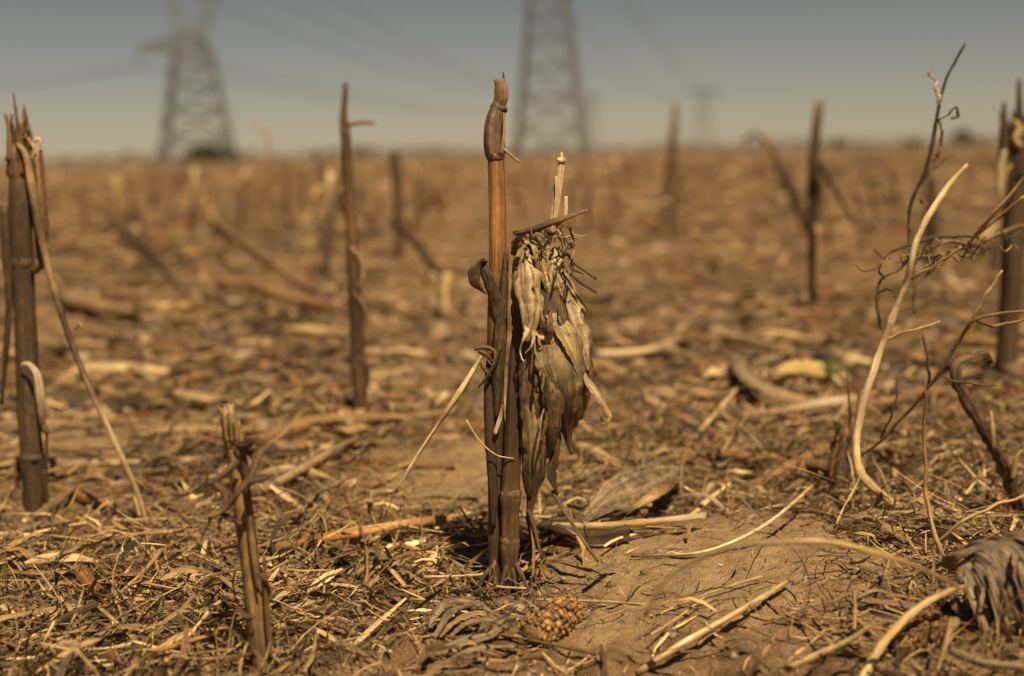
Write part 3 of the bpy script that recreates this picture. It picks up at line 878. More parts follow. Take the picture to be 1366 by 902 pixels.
leaf(big, 'midrib', [(24, 193, -.014), (34, 205, -.02), (45, 260, -.03), (58, 330, -.038), (78, 405, -.05), (100, 470, -.06), (130, 540, -.08), (160, 605, -.10), (182, 655, -.11), (197, 702, -.12)], [5, 11, 10, 8, 7, 6.5, 6, 6, 7, 3], YL, [TAN, TAN, BROWN, TAN, DARK, BROWN, TAN, PALE, TAN, PALE], 60, cup=.5, fold=.04, solid=.002)
leaf(big, 'leaf_flap', [(178, 640, -.105), (182, 660, -.11), (186, 690, -.115)], [3, 14, 3], YL, PALE, 14, cup=.2)
leaf(big, 'leaf_flap', [(100, 440, -.06), (106, 432, -.06), (110, 440, -.062)], [3, 7, 3], YL, TAN, 8, cup=.2)
leaf(big, 'white_leaf', [(28, 487, -.022), (38, 486, -.028), (48, 498, -.030), (53, 522, -.030), (56, 556, -.028), (58, 575, -.026)], [4, 8, 11, 12, 10, 5], YL, [CREAM, WHITE, WHITE, CREAM, TAN, BROWN], 24, cup=.3, fold=.05, twist=[.2, .4, .6])
leaf(big, 'leaf_strip', [(56, 560, -.026), (62, 578, -.026), (66, 575, -.026)], [6, 10, 4], YL, BROWN, 10, cup=.3)
stem(big, 'fibre', [(62, 575, -.024), (62, 610, -.022), (62, 650, -.02), (66, 690, -.02)], [4, 4, 5, 4], YL, DARK, 14, 7)
leaf(big, 'leaf_strip', [(5, 275, -.01), (8, 330, -.012), (12, 400, -.012), (8, 470, -.012), (2, 540, -.01)], [12, 13, 8, 8, 4], YL, DARK, 26, cup=.3, fold=.08, solid=.001)
for dx in (0, 8, 14):
    leaf(big, 'leaf_strip', [(40 + dx, 200, -.012), (46 + dx, 240 + 3 * dx, -.014), (48 + dx, 300, -.012), (52 + dx * .3, 360, -.01)], [5, 8, 7, 3], YL, R_.choice([BROWN, DARK, TAN]), 18, cup=.3, fold=.15, k=4)
for q in ([(30, 180), (38, 172), (42, 190), (36, 196)], [(42, 190), (52, 186), (54, 198)], [(38, 184), (46, 200), (40, 214)]):
    leaf(big, 'curl', q, [3, 6, 5, 2], YL - .016, R_.choice([PALE, CREAM, BROWN]), 12, cup=.3, fold=.2, k=4)
for q in ([(44, 690), (40, 710), (36, 734)], [(52, 690), (56, 712), (60, 732)], [(58, 692), (70, 706), (82, 722)], [(38, 690), (26, 706), (14, 722)], [(48, 695), (47, 715), (45, 735)]):
    stem(big, 'prop_root', [q[0] + (-.01,), q[1] + (-.03,), q[2] + (-.045,)], [10, 8, 6], YL, R_.choice([TAN, BROWN, PALE]), 12, 8)

# ---- short stub with curled leaves
bs = foot(348, 888); YS = bs[1]
stub = empty('corn_stub', bs, 'short leaning corn stub with twisted leaf curls wrapped round its upper half', 'corn stub')
s2 = stem(stub, 'stem', [(350, 900), (343, 830), (334, 760), (327, 700), (320, 650), (312, 600), (303, 549)], [29, 27, 24, 23, 22, 21, 17], YS, [DARK, (.25, .155, .07, .6), (.33, .21, .095, .5), (.22, .135, .065, .7), (.36, .23, .10, .4), (.28, .18, .08, .6), (.46, .34, .17, .3)], 60, 18, groove=.16, rough=.1, ends=(0, .008), seed=12, stripe=.45)
for xx, tp in ((297, 545), (304, 541), (311, 549)):
    leaf(s2, 'splinter', [(xx + 6, 590, -.009), (xx + 3, 565, -.011), (xx, tp, -.010)], [5, 4.5, 1.2], YS, R_.choice([TAN, PALE, BROWN]), 12, k=4, cup=.2, ragged=.4, solid=.0006)
leaf(s2, 'sheath_strip', [(318, 560, -.008), (324, 600, -.012), (330, 650, -.014), (336, 720, -.014), (344, 790, -.014)], [4, 9, 8, 9, 4], YS, [TAN, DARK, BROWN, TAN, DARK], 26, cup=.3, fold=.08)
leaf(s2, 'sheath_strip', [(352, 740, -.01), (355, 790, -.012), (358, 840, -.012), (362, 880, -.012)], [4, 8, 9, 6], YS, BROWN, 20, cup=.3, fold=.08)
Z4 = lambda zx, zy, d=0: (240 + zx * .4215, 520 + zy * .4215, d)
for p, w_ in (
        ([Z4(172, 168, -.01), Z4(200, 185, -.016), Z4(235, 212, -.02), Z4(240, 240, -.026), Z4(222, 275, -.03), Z4(190, 318, -.034), Z4(165, 352, -.03), Z4(130, 385, -.026), Z4(88, 402, -.022)], [6, 8, 10, 11, 10, 10, 9, 8, 4]),
        ([Z4(296, 268, -.03), Z4(262, 282, -.032), Z4(225, 290, -.034), Z4(196, 312, -.034)], [3, 6, 8, 6]),
        ([Z4(185, 225, -.016), Z4(150, 258, -.022), Z4(110, 294, -.026), Z4(135, 318, -.026), Z4(146, 348, -.026), Z4(134, 378, -.024)], [10, 10, 8, 8, 7, 3]),
        ([Z4(188, 178, -.018), Z4(212, 170, -.022), Z4(232, 155, -.024), Z4(252, 152, -.022)], [8, 10, 9, 3]),
        ([Z4(216, 172, -.02), Z4(226, 185, -.022), Z4(240, 178, -.022)], [4, 8, 3]),
        ([Z4(130, 395, -.02), Z4(158, 405, -.024), Z4(190, 425, -.02)], [5, 8, 6]),
        ([Z4(130, 405, -.02), Z4(124, 430, -.022), Z4(130, 455, -.02)], [6, 5, 2]),
        ([Z4(95, 400, -.022), Z4(92, 425, -.02), Z4(72, 460, -.02), Z4(66, 490, -.02)], [3, 3, 2, 1]),
        ([Z4(245, 590, -.012), Z4(270, 600, -.016), Z4(284, 625, -.016), Z4(290, 660, -.014)], [4, 4, 4, 2]),
        ([Z4(180, 690, -.014), Z4(208, 716, -.02), Z4(240, 722, -.016)], [6, 9, 4])):
    leaf(stub, 'leaf_curl', p, [a * 1.05 for a in w_], YS, [DARK, (.15, .085, .042, .6), DARK, (.16, .095, .05, .6), TAN], 30, cup=.25, fold=.14, twist=[R_.uniform(-.6, .6), R_.uniform(-1, 1), R_.uniform(-.6, .6)], k=6, solid=.0009)

# ---- other standing stalks
b3 = foot(481, 556); Y3 = b3[1]
t3 = empty('corn_stalk', b3, 'slim brown corn stalk with a short twig sticking out sideways near its top', 'corn stalk')
stem(t3, 'stem', [(482, 566), (478, 500), (475, 430), (470, 350), (466, 280), (462, 220), (460, 170)], [20, 19, 19, 17, 16, 14, 12], Y3, [DARK, (.13, .075, .035, .7), (.07, .043, .023, .8), (.11, .062, .03, .7), (.21, .115, .045, .5), (.15, .085, .035, .6), (.12, .07, .035, .7)], 46, 14, nodes=((.2, .2, .02), (.58, .12, .02)), groove=.08, rough=.08)
stem(t3, 'broken_tip', [(460, 175), (459, 145), (461, 118)], [9, 8, 7], Y3, (.11, .068, .036, .7), 14, 10, ends=(0, .015))
leaf(t3, 'splinter', [(457, 180, -.006), (456, 150, -.007), (458, 132, -.006)], [6, 5, 2], Y3, BROWN, 10, k=4, solid=.001)
stem(t3, 'twig', [(463, 166), (480, 164), (500, 164)], [7, 6, 4], Y3 - .006, (.3, .16, .08, .4), 10, 8)
for q in ([(468, 330), (480, 345), (485, 365), (478, 385)], [(462, 250), (456, 262), (458, 285)], [(470, 390), (486, 410), (484, 440), (478, 470)], [(478, 480), (490, 492), (487, 520)]):
    leaf(t3, 'leaf_strip', q, [4, 8, 7, 3], Y3 - .012, R_.choice([BROWN, DARK, TAN]), 16, cup=.3, fold=.15, k=4)
for q in ([(482, 545), (470, 560), (455, 582)], [(484, 548), (500, 562), (520, 580)], [(480, 548), (478, 566), (474, 590)], [(486, 545), (508, 552), (530, 556)]):
    stem(t3, 'prop_root', [q[0], q[1] + (-.04,), q[2] + (-.09,)], [9, 8, 5], Y3, R_.choice([BROWN, TAN, DARK]), 10, 8)

b4 = foot(1085, 412); Y4 = b4[1]
t4 = empty('corn_stalk', b4, 'blurred upright dark stalk with a pale tip, its broken branch leaning away to one side', 'corn stalk')
stem(t4, 'stem', [(1085, 418), (1085, 350), (1085, 280), (1086, 220), (1089, 175), (1093, 140)], [14, 14, 15, 17, 14, 11], Y4, [(.12, .07, .035, .6), (.10, .06, .03, .6), (.06, .038, .022, .8), (.06, .038, .022, .8), (.10, .06, .03, .6), BROWN], 30, 12, nodes=((.72, .25, .03),), ends=(0, .02), rough=.1)
stem(t4, 'broken_branch', [(1091, 212), (1110, 245), (1130, 278), (1152, 312)], [9, 10, 9, 7], Y4 - .05, [DARK, BROWN, TAN], 14, 9)
stem(t4, 'leaf_strip', [(1090, 300), (1091, 350), (1089, 395)], [5, 6, 4], Y4 - .03, TAN, 10, 7)

b6 = foot(1340, 505); Y6 = b6[1]
t6 = empty('corn_stalk', b6, 'thick dark corn stalk with a jagged split top standing behind the tangle of twigs', 'corn stalk')
s6 = stem(t6, 'stem', [(1338, 515), (1344, 450), (1349, 380), (1352, 310), (1354, 240), (1354, 180)], [24, 26, 27, 29, 32, 36], Y6, [(.08, .05, .024, .8), (.11, .067, .031, .8), (.08, .05, .024, .8), (.11, .067, .031, .8), (.10, .06, .028, .8), BROWN], 44, 20, groove=.12, rough=.12, ends=(0, .05), nodes=((.1, .15, .02), (.62, .1, .015)))
splinters(t6, [1338, 1343, 1349, 1355, 1362, 1368, 1374], 210, 150, Y6, [BROWN, DARK, (.2, .12, .065, .6)], (9, 15))
for xx, tp in ((1360, 106), (1340, 136), (1376, 120)):
    leaf(t6, 'splinter', [(xx, 240, -.016), (xx, 175, -.018), (xx - 1, tp, -.016)], [16, 12, 4], Y6, DARK, 14, k=4, cup=.35, solid=.002)
for q in ([(1352, 160), (1360, 172), (1354, 186), (1364, 196)], [(1348, 220), (1340, 236), (1338, 258), (1336, 280)], [(1340, 200), (1334, 240), (1336, 268)]):
    leaf(t6, 'pale_fibre', q, [5, 10, 8, 4], Y6 - .03, R_.choice([PALE, CREAM, TAN]), 16, cup=.3, fold=.2, k=5)
for q in ([(1340, 500), (1326, 515), (1312, 535)], [(1346, 500), (1358, 516), (1370, 530)], [(1340, 504), (1340, 520), (1338, 545)]):
    stem(t6, 'prop_root', [q[0], q[1] + (-.05,), q[2] + (-.1,)], [11, 9, 6], Y6, R_.choice([BROWN, DARK]), 10, 8)


# ---- twigs and weeds by the sandy mound
def twig(name, pts, w, Y_, col, label, cat, n_=40, branches=(), sides=9, rough=.12, mat=None, bname='branch', dz=0):
    P = up_path(pts, Y_, n_)
    org = P[np.argmin(P[:, 2])]
    o = empty(name, org, label, cat)
    kn = np.random.default_rng(R_.randrange(1 << 30)).normal(size=(n_ // 4, 3)) * wpx(P[0], 1.3)
    P = P + np.stack([np.interp(np.linspace(0, 1, n_), np.linspace(0, 1, len(kn)), kn[:, i]) for i in range(3)], -1)
    m_ = MB(); tube(m_, P, [wpx(P[0], a) / 2 for a in w], np.array(col), sides, rough + .08, .1, nodes=[(R_.random(), .22, .012) for _ in range(5)])
    m_.build('stem', mat or STRAW, o)
    for bp_, bw, bc in branches:
        stem(o, bname, bp_, bw, Y_, bc, 24, 6, STRAW, rough=.3, kink=1.2)
    return o


bt = foot(1222, 690)
YT = bt[1]
twig('pale_twig', [(1230, 694, -.012), (1200, 676, -.018), (1172, 656, -.022), (1150, 632, -.02), (1141, 600, -.015), (1146, 560, -.01), (1163, 500, -.005), (1183, 440, -.005), (1208, 380, -.02), (1217, 350, -.03), (1224, 315, -.03), (1240, 280, -.03), (1262, 250, -.02), (1286, 219, -.02)],
     [6, 9, 11, 11, 11, 11, 10, 9, 8.5, 8, 8, 7.5, 7, 4], YT, [TAN, PALE, PALE, PALE, CREAM, CREAM, CREAM, CREAM, CREAM, CREAM, CREAM, PALE], 'smooth pale bare twig bending up from the soil in a long S curve', 'twig', 70,
     [([(1176, 440, -.002), (1168, 412, -.004), (1170, 388, -.004), (1178, 372, -.006), (1200, 358, -.01), (1216, 338, -.02)], [4, 4, 4.5, 4, 3.5, 3], [BROWN, DARK, BROWN]),
      ([(1180, 452, -.002), (1205, 444, -.02), (1230, 436, -.03), (1256, 428, -.03)], [4, 3, 3, 2.5], PALE),
      ([(1216, 372, -.02), (1250, 352, -.04), (1285, 328, -.05)], [4, 4, 3.5], TAN),
      ([(1172, 392, -.004), (1184, 386, -.02), (1192, 392, -.03)], [3, 3, 2], DARK),
      ([(1180, 372, -.006), (1172, 362, -.02), (1176, 354, -.03)], [3, 3, 2], DARK)])
YK = YT + .10
twig('dark_twig', [(1212, 330, 0), (1213, 300, 0), (1219, 265, 0), (1234, 228, 0), (1246, 190, 0), (1251, 155, 0), (1255, 132, 0), (1264, 102, 0), (1276, 78, 0), (1287, 60, 0)], [3, 3, 4.5, 5, 5, 5.5, 4.5, 4, 4, 3], YK, [DARK, (.05, .035, .022, .5), (.05, .035, .022, .5), (.05, .035, .022, .5), (.10, .08, .06, .4), (.10, .08, .06, .4)], 'thin dark forked twig rising above the horizon with hooked tendrils', 'twig', 50,
     [([(1253, 138, 0), (1250, 122, -.004), (1249, 110, -.004)], [5, 6, 3], WHITE), ([(1249, 110), (1242, 104), (1239, 95), (1244, 90)], [2, 2, 3, 2], TAN),
      ([(1251, 160), (1264, 154), (1270, 148), (1278, 144), (1278, 152), (1270, 159)], [2, 2, 3, 4, 4, 3], DARK), ([(1253, 160), (1256, 180), (1253, 200), (1240, 215)], [3, 4, 4, 3], BROWN),
      ([(1226, 245), (1242, 226), (1254, 222), (1262, 212)], [3, 5, 4, 2], DARK), ([(1218, 262), (1232, 270), (1244, 285)], [3, 3, 2], BROWN), ([(1245, 215), (1252, 205), (1255, 192)], [3, 4, 2], DARK),
      ([(1213, 300), (1216, 330), (1219, 365), (1220, 420)], [3, 3, 3, 3], BROWN)])
YW = YT - .08
o = twig('leaning_weed', [(1140, 615, .1), (1172, 590, .07), (1215, 545, .04), (1250, 500, .02), (1280, 455, 0), (1300, 428, -.02), (1335, 420, -.04), (1372, 414, -.06)], [3, 4, 4, 4.5, 5, 4.5, 4, 3], YW + .02, [DARK, BROWN, DARK, BROWN, TAN, TAN], 'thin dark weed stem slanting across behind the bent brown leaf, forked at its top', 'weed', 50,
         [([(1290, 440, -.01), (1312, 405, -.02), (1338, 358, -.03)], [5, 5, 3], [TAN, PALE]), ([(1236, 520, .03), (1240, 490, .02), (1236, 465, .02), (1230, 450, .02)], [4, 4, 3, 2], DARK), ([(1300, 428, -.02), (1330, 434, -.03), (1372, 425, -.05)], [3, 4, 3], TAN),
          ([(1175, 585, .07), (1192, 545, .05), (1198, 500, .05)], [3, 3, 2], DARK), ([(1250, 500, .02), (1282, 510, 0), (1330, 512, -.02)], [2, 3, 2], BROWN)])
ba = foot(1262, 768)
twig('upright_straw', [(1266, 772, -.0), (1258, 745, 0), (1244, 705, 0), (1236, 650, .005), (1231, 590, .005), (1233, 530, .005), (1232, 500, 0)], [7.5, 6.5, 6, 5.5, 4.5, 3.5, 2], ba[1], [TAN, PALE, TAN, TAN, BROWN, TAN], 'thin tan straw standing upright on a forked foot beside the bent brown leaf', 'straw', 40,
     [([(1266, 772), (1248, 745), (1246, 728)], [6, 6, 4], TAN), ([(1252, 722, 0), (1280, 700, -.01), (1320, 678, -.015), (1372, 660, -.02)], [4, 5, 5, 4], TAN)])
for wpts in ([(1374, 228, -.05), (1336, 275, -.03), (1306, 308, 0), (1275, 332, .02), (1228, 358, .03)],):
    twig('arched_straw', wpts, [4, 5.5, 6, 6, 5], YT + .03, [TAN, PALE, BROWN, TAN], 'long tan straw arching down across the pale twig from the jagged stalk', 'straw', 30,
         [([(1366, 262, -.03), (1330, 292, -.01), (1290, 322, .01), (1232, 372, .02)], [4, 5, 5, 4], TAN), ([(1306, 318, .0), (1280, 316, 0), (1240, 318, 0), (1200, 330, 0), (1182, 345, 0)], [3, 5, 5, 4, 2], DARK),
          ([(1300, 330, 0), (1270, 322, -.01), (1236, 330, -.01)], [4, 5, 3], BROWN), ([(1372, 300, .05), (1340, 310, .03), (1312, 322, .02)], [6, 8, 4], BROWN)])
o = empty('rootlet_tangle', V(1236, 328, YT + .05), 'tangle of fine dark rootlets caught between the pale twig and the arched tan straw', 'roots')
for k in range(34):
    a0, b0_ = R_.uniform(1172, 1335), R_.uniform(-8, 10)
    yb = 352 - (a0 - 1172) * .2 + b0_
    d = R_.choice([-1, 1]); L = R_.uniform(12, 46)
    q = [(a0 + d * L * f, yb + R_.uniform(-9, 9), R_.uniform(-.05, .03)) for f in (0, .35, .7, 1)]
    stem(o, 'rootlet', q, [R_.uniform(1.5, 3.2), 2, 1], YT + .04, R_.choice([DARK, BROWN, BROWN, TAN]), 14, 5, STRAW, rough=.3, kink=2)
# thin stems near the stump
for q, c_ in (([(1130, 600), (1131, 560), (1128, 500)], DARK), ([(1142, 590), (1140, 555), (1144, 520)], BROWN)):
    pass
bt2 = foot(1122, 655)
o = empty('stalk_stump', bt2, 'low dark rotten stump of a corn stalk beside the foot of the pale twig', 'stump')
stem(o, 'stem', [(1120, 660), (1121, 635), (1124, 605), (1128, 592)], [26, 24, 20, 16], bt2[1], [DARK, DARK, BROWN], 18, 14, groove=.2, rough=.2, ends=(0, .02))
for q in ([(1108, 640), (1112, 610), (1120, 590), (1118, 562)], [(1132, 610), (1134, 560), (1130, 500)], [(1142, 590), (1143, 560), (1146, 520)], [(1110, 600), (1116, 575), (1112, 560)], [(1104, 630), (1110, 600), (1120, 585)]):
    stem(o, 'fibre', q, [4, 4, 2], bt2[1] - .01, R_.choice([TAN, DARK, BROWN, RUST]), 14, 6, STRAW)

bk = foot(1362, 705)
o = empty('bent_leaf', bk, 'dark brown corn leaf standing up and folded over in a hook at its top', 'leaf')
leaf(o, 'blade', [(1372, 730, 0), (1358, 670, 0), (1338, 620, -.005), (1312, 575, -.01), (1290, 535, -.012), (1276, 505, -.012), (1276, 488, -.01), (1296, 478, 0), (1316, 474, .01), (1322, 484, .014)], [22, 24, 22, 20, 18, 15, 14, 14, 12, 5], bk[1], [DARK, BROWN, (.16, .09, .045, .7), BROWN, DARK, (.17, .1, .05, .6), DARK, BROWN, DARK], 60, cup=.25, fold=.2, twist=[.4, .5, .6, .4, .2, .3], seed=51, solid=.001, k=10, ragged=.35, stripe=.55)
leaf(o, 'leaf_strip', [(1326, 600, -.012), (1324, 575, -.014), (1322, 548, -.012)], [4, 8, 3], bk[1], TAN, 10, cup=.3)
leaf(o, 'leaf_strip', [(1350, 640, -.014), (1356, 610, -.014), (1364, 600, -.012)], [6, 8, 3], bk[1], TAN, 10, cup=.3)

# green sprig
bg_ = foot(1110, 515)
m_ = MB()
for k in range(9):
    a = (1110 + R_.uniform(-3, 3), 512)
    e = (1110 + R_.uniform(-26, 26), R_.uniform(470, 498))
    blade(m_, up_path([a, ((a[0] + e[0]) / 2, (a[1] + e[1]) / 2 - 5), e], bg_[1], 8), [.003, .008, .003], (.10, .13, .035, .1), cup=.2, k=3)
tag(m_.build('green_sprig', STRAW, None, bg_), 'tiny green weed sprig sprouting beside the yellow husk', 'weed')


# ---- pieces lying on the ground that the photo singles out
def lying(name, pts, w, col, label, cat, n_=30, kind='tube', sides=10, **kw):
    """pts = (px, py, lift in m) on the ground."""
    P0 = [G(p[0], p[1], p[2] if len(p) > 2 else .005) for p in pts]
    P = smooth_path(P0, n_)
    org = P[0]
    ws = np.array([wpx(P0[min(i * len(P0) // len(w), len(P0) - 1)], a) for i, a in enumerate(w)])
    m_ = MB()
    if kind == 'tube':
        tube(m_, P, ws / 2, np.array(col), sides, **kw)
        return tag(m_.build(name, STALK if ws.max() > .008 else STRAW, None, org), label, cat)
    blade(m_, P, ws, np.array(col), **{'hint': (0, -.4, 1), **kw})
    return tag(m_.build(name, HUSK, None, org, solid=.0006), label, cat)


lying('fallen_stalk', [(340, 736, .014), (400, 724, .020), (455, 714, .022), (540, 700, .020), (628, 688, .014)], [12, 14, 14, 13, 9], [BROWN, RUST, ORANGE, (.5, .3, .12, .2), ORANGE, PALE], 'orange brown stalk lying across the litter towards the foot of the main stalk', 'corn stalk', 40, nodes=((.2, .3, .02), (.45, .3, .02)), ends=(.003, .006))
lying('fallen_stalk', [(738, 702, .022), (800, 702, .022), (870, 696, .02), (940, 688, .018)], [10, 11, 10, 8], [PALE, CREAM, (.5, .3, .12, .2), PALE, WHITE], 'slender pale stalk resting on the dark log right behind the ear tails', 'corn stalk', 30, nodes=((.6, .25, .02),), ends=(.003, .004))
lying('rotten_log', [(728, 708, .008), (760, 716, .008), (800, 719, .008), (836, 712, .008)], [22, 28, 28, 24], [DARK, (.085, .05, .03, .9), (.12, .065, .04, .8), DARK], 'dark rotten stalk log lying under the slender pale stalk', 'log', 30, sides=18, rough=.2, groove=.25, ends=(.01, .01))
lying('husk_leaf', [(774, 698, .012), (800, 676, .024), (836, 655, .032), (876, 640, .034), (910, 626, .028)], [8, 50, 62, 48, 12], [GREY, (.36, .27, .165, .7), (.26, .19, .11, .9), (.34, .26, .16, .7), GREY], 'broad grey husk lying tilted behind the slender pale stalk', 'corn husk', 40, 'blade', hint=(.15, -.8, .6), cup=.10, fold=.10, k=18, ripple=5, seed=61, ragged=.2)
lying('husk_leaf', [(815, 690, .016), (845, 676, .026), (880, 656, .036), (908, 636, .034)], [5, 14, 15, 5], [BROWN, TAN, BROWN, GREY], 'curled brown husk edge lying along the broad grey husk', 'corn husk', 24, 'blade', hint=(.1, -.7, .7), cup=.2, fold=.12, k=8)
lying('husk_leaf', [(800, 694, .004), (850, 676, .01), (900, 640, .012)], [6, 22, 10], [BROWN, BROWN, GREY], 'narrow brown husk strip tucked under the broad grey husk', 'corn husk', 24, 'blade', hint=(.1, -.7, .7), cup=.25, fold=.06)
# frayed husk fan at the front
o = empty('frayed_husk', G(640, 850), 'husk split into a fan of grey strips lying in front of the main stalk', 'corn husk')
for k, (p, w_) in enumerate((([(572, 838), (590, 808), (620, 800), (652, 812)], [10, 20, 18, 6]), ([(580, 850), (600, 818), (635, 808), (668, 822)], [6, 14, 12, 4]), ([(586, 850), (605, 830), (640, 818), (664, 828)], [5, 12, 10, 3]), ([(602, 848), (622, 832), (650, 826), (674, 836)], [5, 10, 8, 3]), ([(634, 850), (642, 838), (660, 830)], [3, 9, 3]), ([(574, 876), (610, 858), (655, 846), (672, 820)], [6, 16, 14, 4]), ([(590, 884), (630, 866), (690, 862)], [4, 10, 5]))):
    m_ = MB()
    P = smooth_path([G(a[0], a[1], .008 + .007 * math.sin(3.1 * i / (len(p) - 1))) for i, a in enumerate(p)], 20)
    blade(m_, P, [wpx(P[0], a) for a in w_], np.array(R_.choice([GREY, TAN, (.36, .27, .17, .4)])), (0, -.5, .8), .12, .16, 0, 8, ragged=.35)
    m_.build('strip', HUSK, o, solid=.0006)


# straws propped up in the tangle behind the sandy mound
for k in range(60):
    a0, b0_ = R_.uniform(860, 1345), R_.uniform(535, 690)
    if b0_ > 640 and a0 < 1090: continue
    d = R_.choice([-1, 1]) * R_.uniform(.15, 1); L = R_.uniform(28, 80)
    q = [(a0, b0_, .004), (a0 + d * L * .5, b0_ - L * .28, R_.uniform(.008, .03)), (a0 + d * L, b0_ - L * R_.uniform(.4, .75), R_.uniform(.012, .05))]
    P_ = G(a0, b0_)
    lying('propped_straw', q, [R_.uniform(3, 6), R_.uniform(3, 6.5), 2.5], R_.choice([TAN, PALE, BROWN, BROWN, DARK, (.46, .33, .17, .4)]), 'thin dry straw propped up aslant in the tangle ' + str(where(P_[0], P_[1])), 'straw', 14, sides=6, rough=.2, stripe=.3, flat_=.6)
    COL.objects[-1]['group'] = 'propped straws ' + str(where(P_[0], P_[1]))
lying('fallen_stalk', [(338, 662, .016), (385, 636, .02), (430, 610, .02), (478, 586, .016)], [12, 15, 14, 9], [GREY, TAN, (.40, .31, .2, .5), TAN], 'grey tan stalk lying aslant between the short curled stub and the slim brown stalk', 'corn stalk', 26, ends=(.004, .006), nodes=((.45, .25, .03),))
lying('fallen_stalk', [(415, 500, .02), (450, 480, .025), (478, 462, .03)], [13, 16, 12], [DARK, BROWN, DARK], 'dark broken stalk leaning against the foot of the slim brown stalk', 'corn stalk', 20, ends=(.006, .006))

# corn cobs
def cob(p0, p1, w_, label, col=(.42, .245, .095, .5), lift=.009):
    a, b_ = G(*p0, lift), G(*p1, lift)
    r = wpx(a, w_) / 2
    ax = unit(b_ - a); L = np.linalg.norm(b_ - a)
    o = empty('corn_cob', a, label, 'corn cob')
    m_ = MB()
    P = a + ax * np.linspace(0, L, 20)[:, None]
    tube(m_, P, [r * .6, r * .85, r * .88, r * .85, r * .6], np.array((.30, .17, .07, .4)), 16, .06, .02)
    m_.build('core', COB, o)
    m_ = MB()
    s0 = unit(np.cross(ax, (0, 0, 1))); s1 = np.cross(ax, s0)
    nrow = max(5, int(L / (r * .22)))
    for i in range(nrow):
        for k in range(16):
            an = (k + .12 * (i % 2)) / 16 * 2 * np.pi + R_.uniform(-.08, .08)
            pr = .80 + .22 * math.sin(math.pi * (i + .7) / (nrow + .4))
            d = s0 * math.cos(an) + s1 * math.sin(an)
            c0 = a + ax * (L * (i + .5) / nrow) + d * r * pr * R_.uniform(.92, 1.08)
            if R_.random() < .22: continue
            vv = vI[:, :1] * s0 * 0 + (vI @ np.array([ax * r * .12, d * r * .12, np.cross(ax, d) * r * .19])) * R_.uniform(.65, 1.35) * (1 + .25 * np.array([[R_.gauss(0, 1)] for _ in range(12)]))
            cc = np.array(col) * np.append(np.full(3, R_.uniform(.4, 1.3)), 1)
            m_.add(c0 + vv, None, np.full((12, 2), R_.random() * 50), cc, fI)
    tag(m_.build('kernel_cups', COB, o), kind='stuff')


cob((708, 848), (762, 812), 46, 'stripped orange corn cob lying on the sand in front of the main stalk')
cob((1204, 868), (1262, 822), 60, 'reddish brown corn cob half hidden under the pale arched straw', (.24, .115, .045, .7), .008)

lying('dry_stick', [(850, 898, .008), (905, 862, .014), (950, 836, .014), (1002, 806, .012), (1053, 774, .008)], [9, 9, 8, 8, 6], [TAN, PALE, PALE, PALE, TAN], 'pale dry stick with a short fork lying slanted on the bare sand', 'stick', 30)
lying('dry_stick', [(930, 860, .006), (955, 836, .014), (990, 822, .01)], [5, 6, 4], TAN, 'short tan stick crossing the pale forked stick on the sand', 'stick', 20)
lying('curved_straw', [(842, 742, .004), (930, 738, .006), (985, 720, .012), (1030, 694, .025), (1084, 648, .03)], [4, 5, 5, 5, 4], [BROWN, CREAM, WHITE, PALE, TAN], 'thin whitish straw curving over the sand towards the dark stump', 'straw', 40)
lying('fallen_stalk', [(985, 556, .024), (1040, 548, .028), (1100, 538, .028), (1160, 530, .024)], [9, 11, 13, 10], [TAN, TAN, WHITE, TAN], 'pale whitish stalk lying level behind the foot of the pale twig', 'corn stalk', 26, nodes=((.5, .2, .03),))
lying('husk_leaf', [(986, 478, .03), (1000, 505, .045), (1030, 522, .04), (1075, 535, .02)], [16, 36, 38, 12], [(.34, .27, .18, .6), (.30, .23, .15, .7), (.36, .28, .18, .6), TAN], 'grey striped husk curled on the soil next to the green sprig', 'corn husk', 30, 'blade', hint=(.2, -.75, .65), cup=.14, fold=.12, k=16, ripple=7, stripe=.5, ragged=.25)
lying('husk_leaf', [(1036, 496, .03), (1070, 490, .035), (1110, 497, .035), (1135, 508, .025)], [10, 26, 28, 8], [YEL, (.62, .46, .18, .1), YEL, TAN], 'yellow husk lying beside the green sprig', 'corn husk', 24, 'blade', hint=(0, -.7, .7), cup=.2, fold=.06, k=10)
lying('fallen_stalk', [(958, 446, .026), (1000, 458, .03), (1060, 474, .026)], [14, 18, 12], [TAN, GREY, (.3, .2, .11, .5)], 'grey tan stalk lying slanted behind the grey striped husk', 'corn stalk', 22, ends=(.006, .006))
lying('fallen_stalk', [(796, 472, .026), (850, 470, .026), (890, 460, .02), (912, 448, .03)], [9, 11, 14, 10], [CREAM, PALE, TAN, BROWN], 'pale bent stalk lying just behind the hanging ear', 'corn stalk', 22)
lying('fallen_stalk', [(900, 518, .022), (930, 524, .022), (968, 528, .02)], [14, 17, 12], [BROWN, TAN, BROWN], 'short brown stalk piece lying in front of the grey tan stalk', 'corn stalk', 18, ends=(.006, .006))
lying('fallen_stalk', [(770, 596, .012), (800, 608, .012), (834, 630, .01)], [14, 15, 12], [TAN, PALE, TAN], 'short tan stalk piece lying on the soil below the curling husk ribbon', 'corn stalk', 18, ends=(.006, .006))
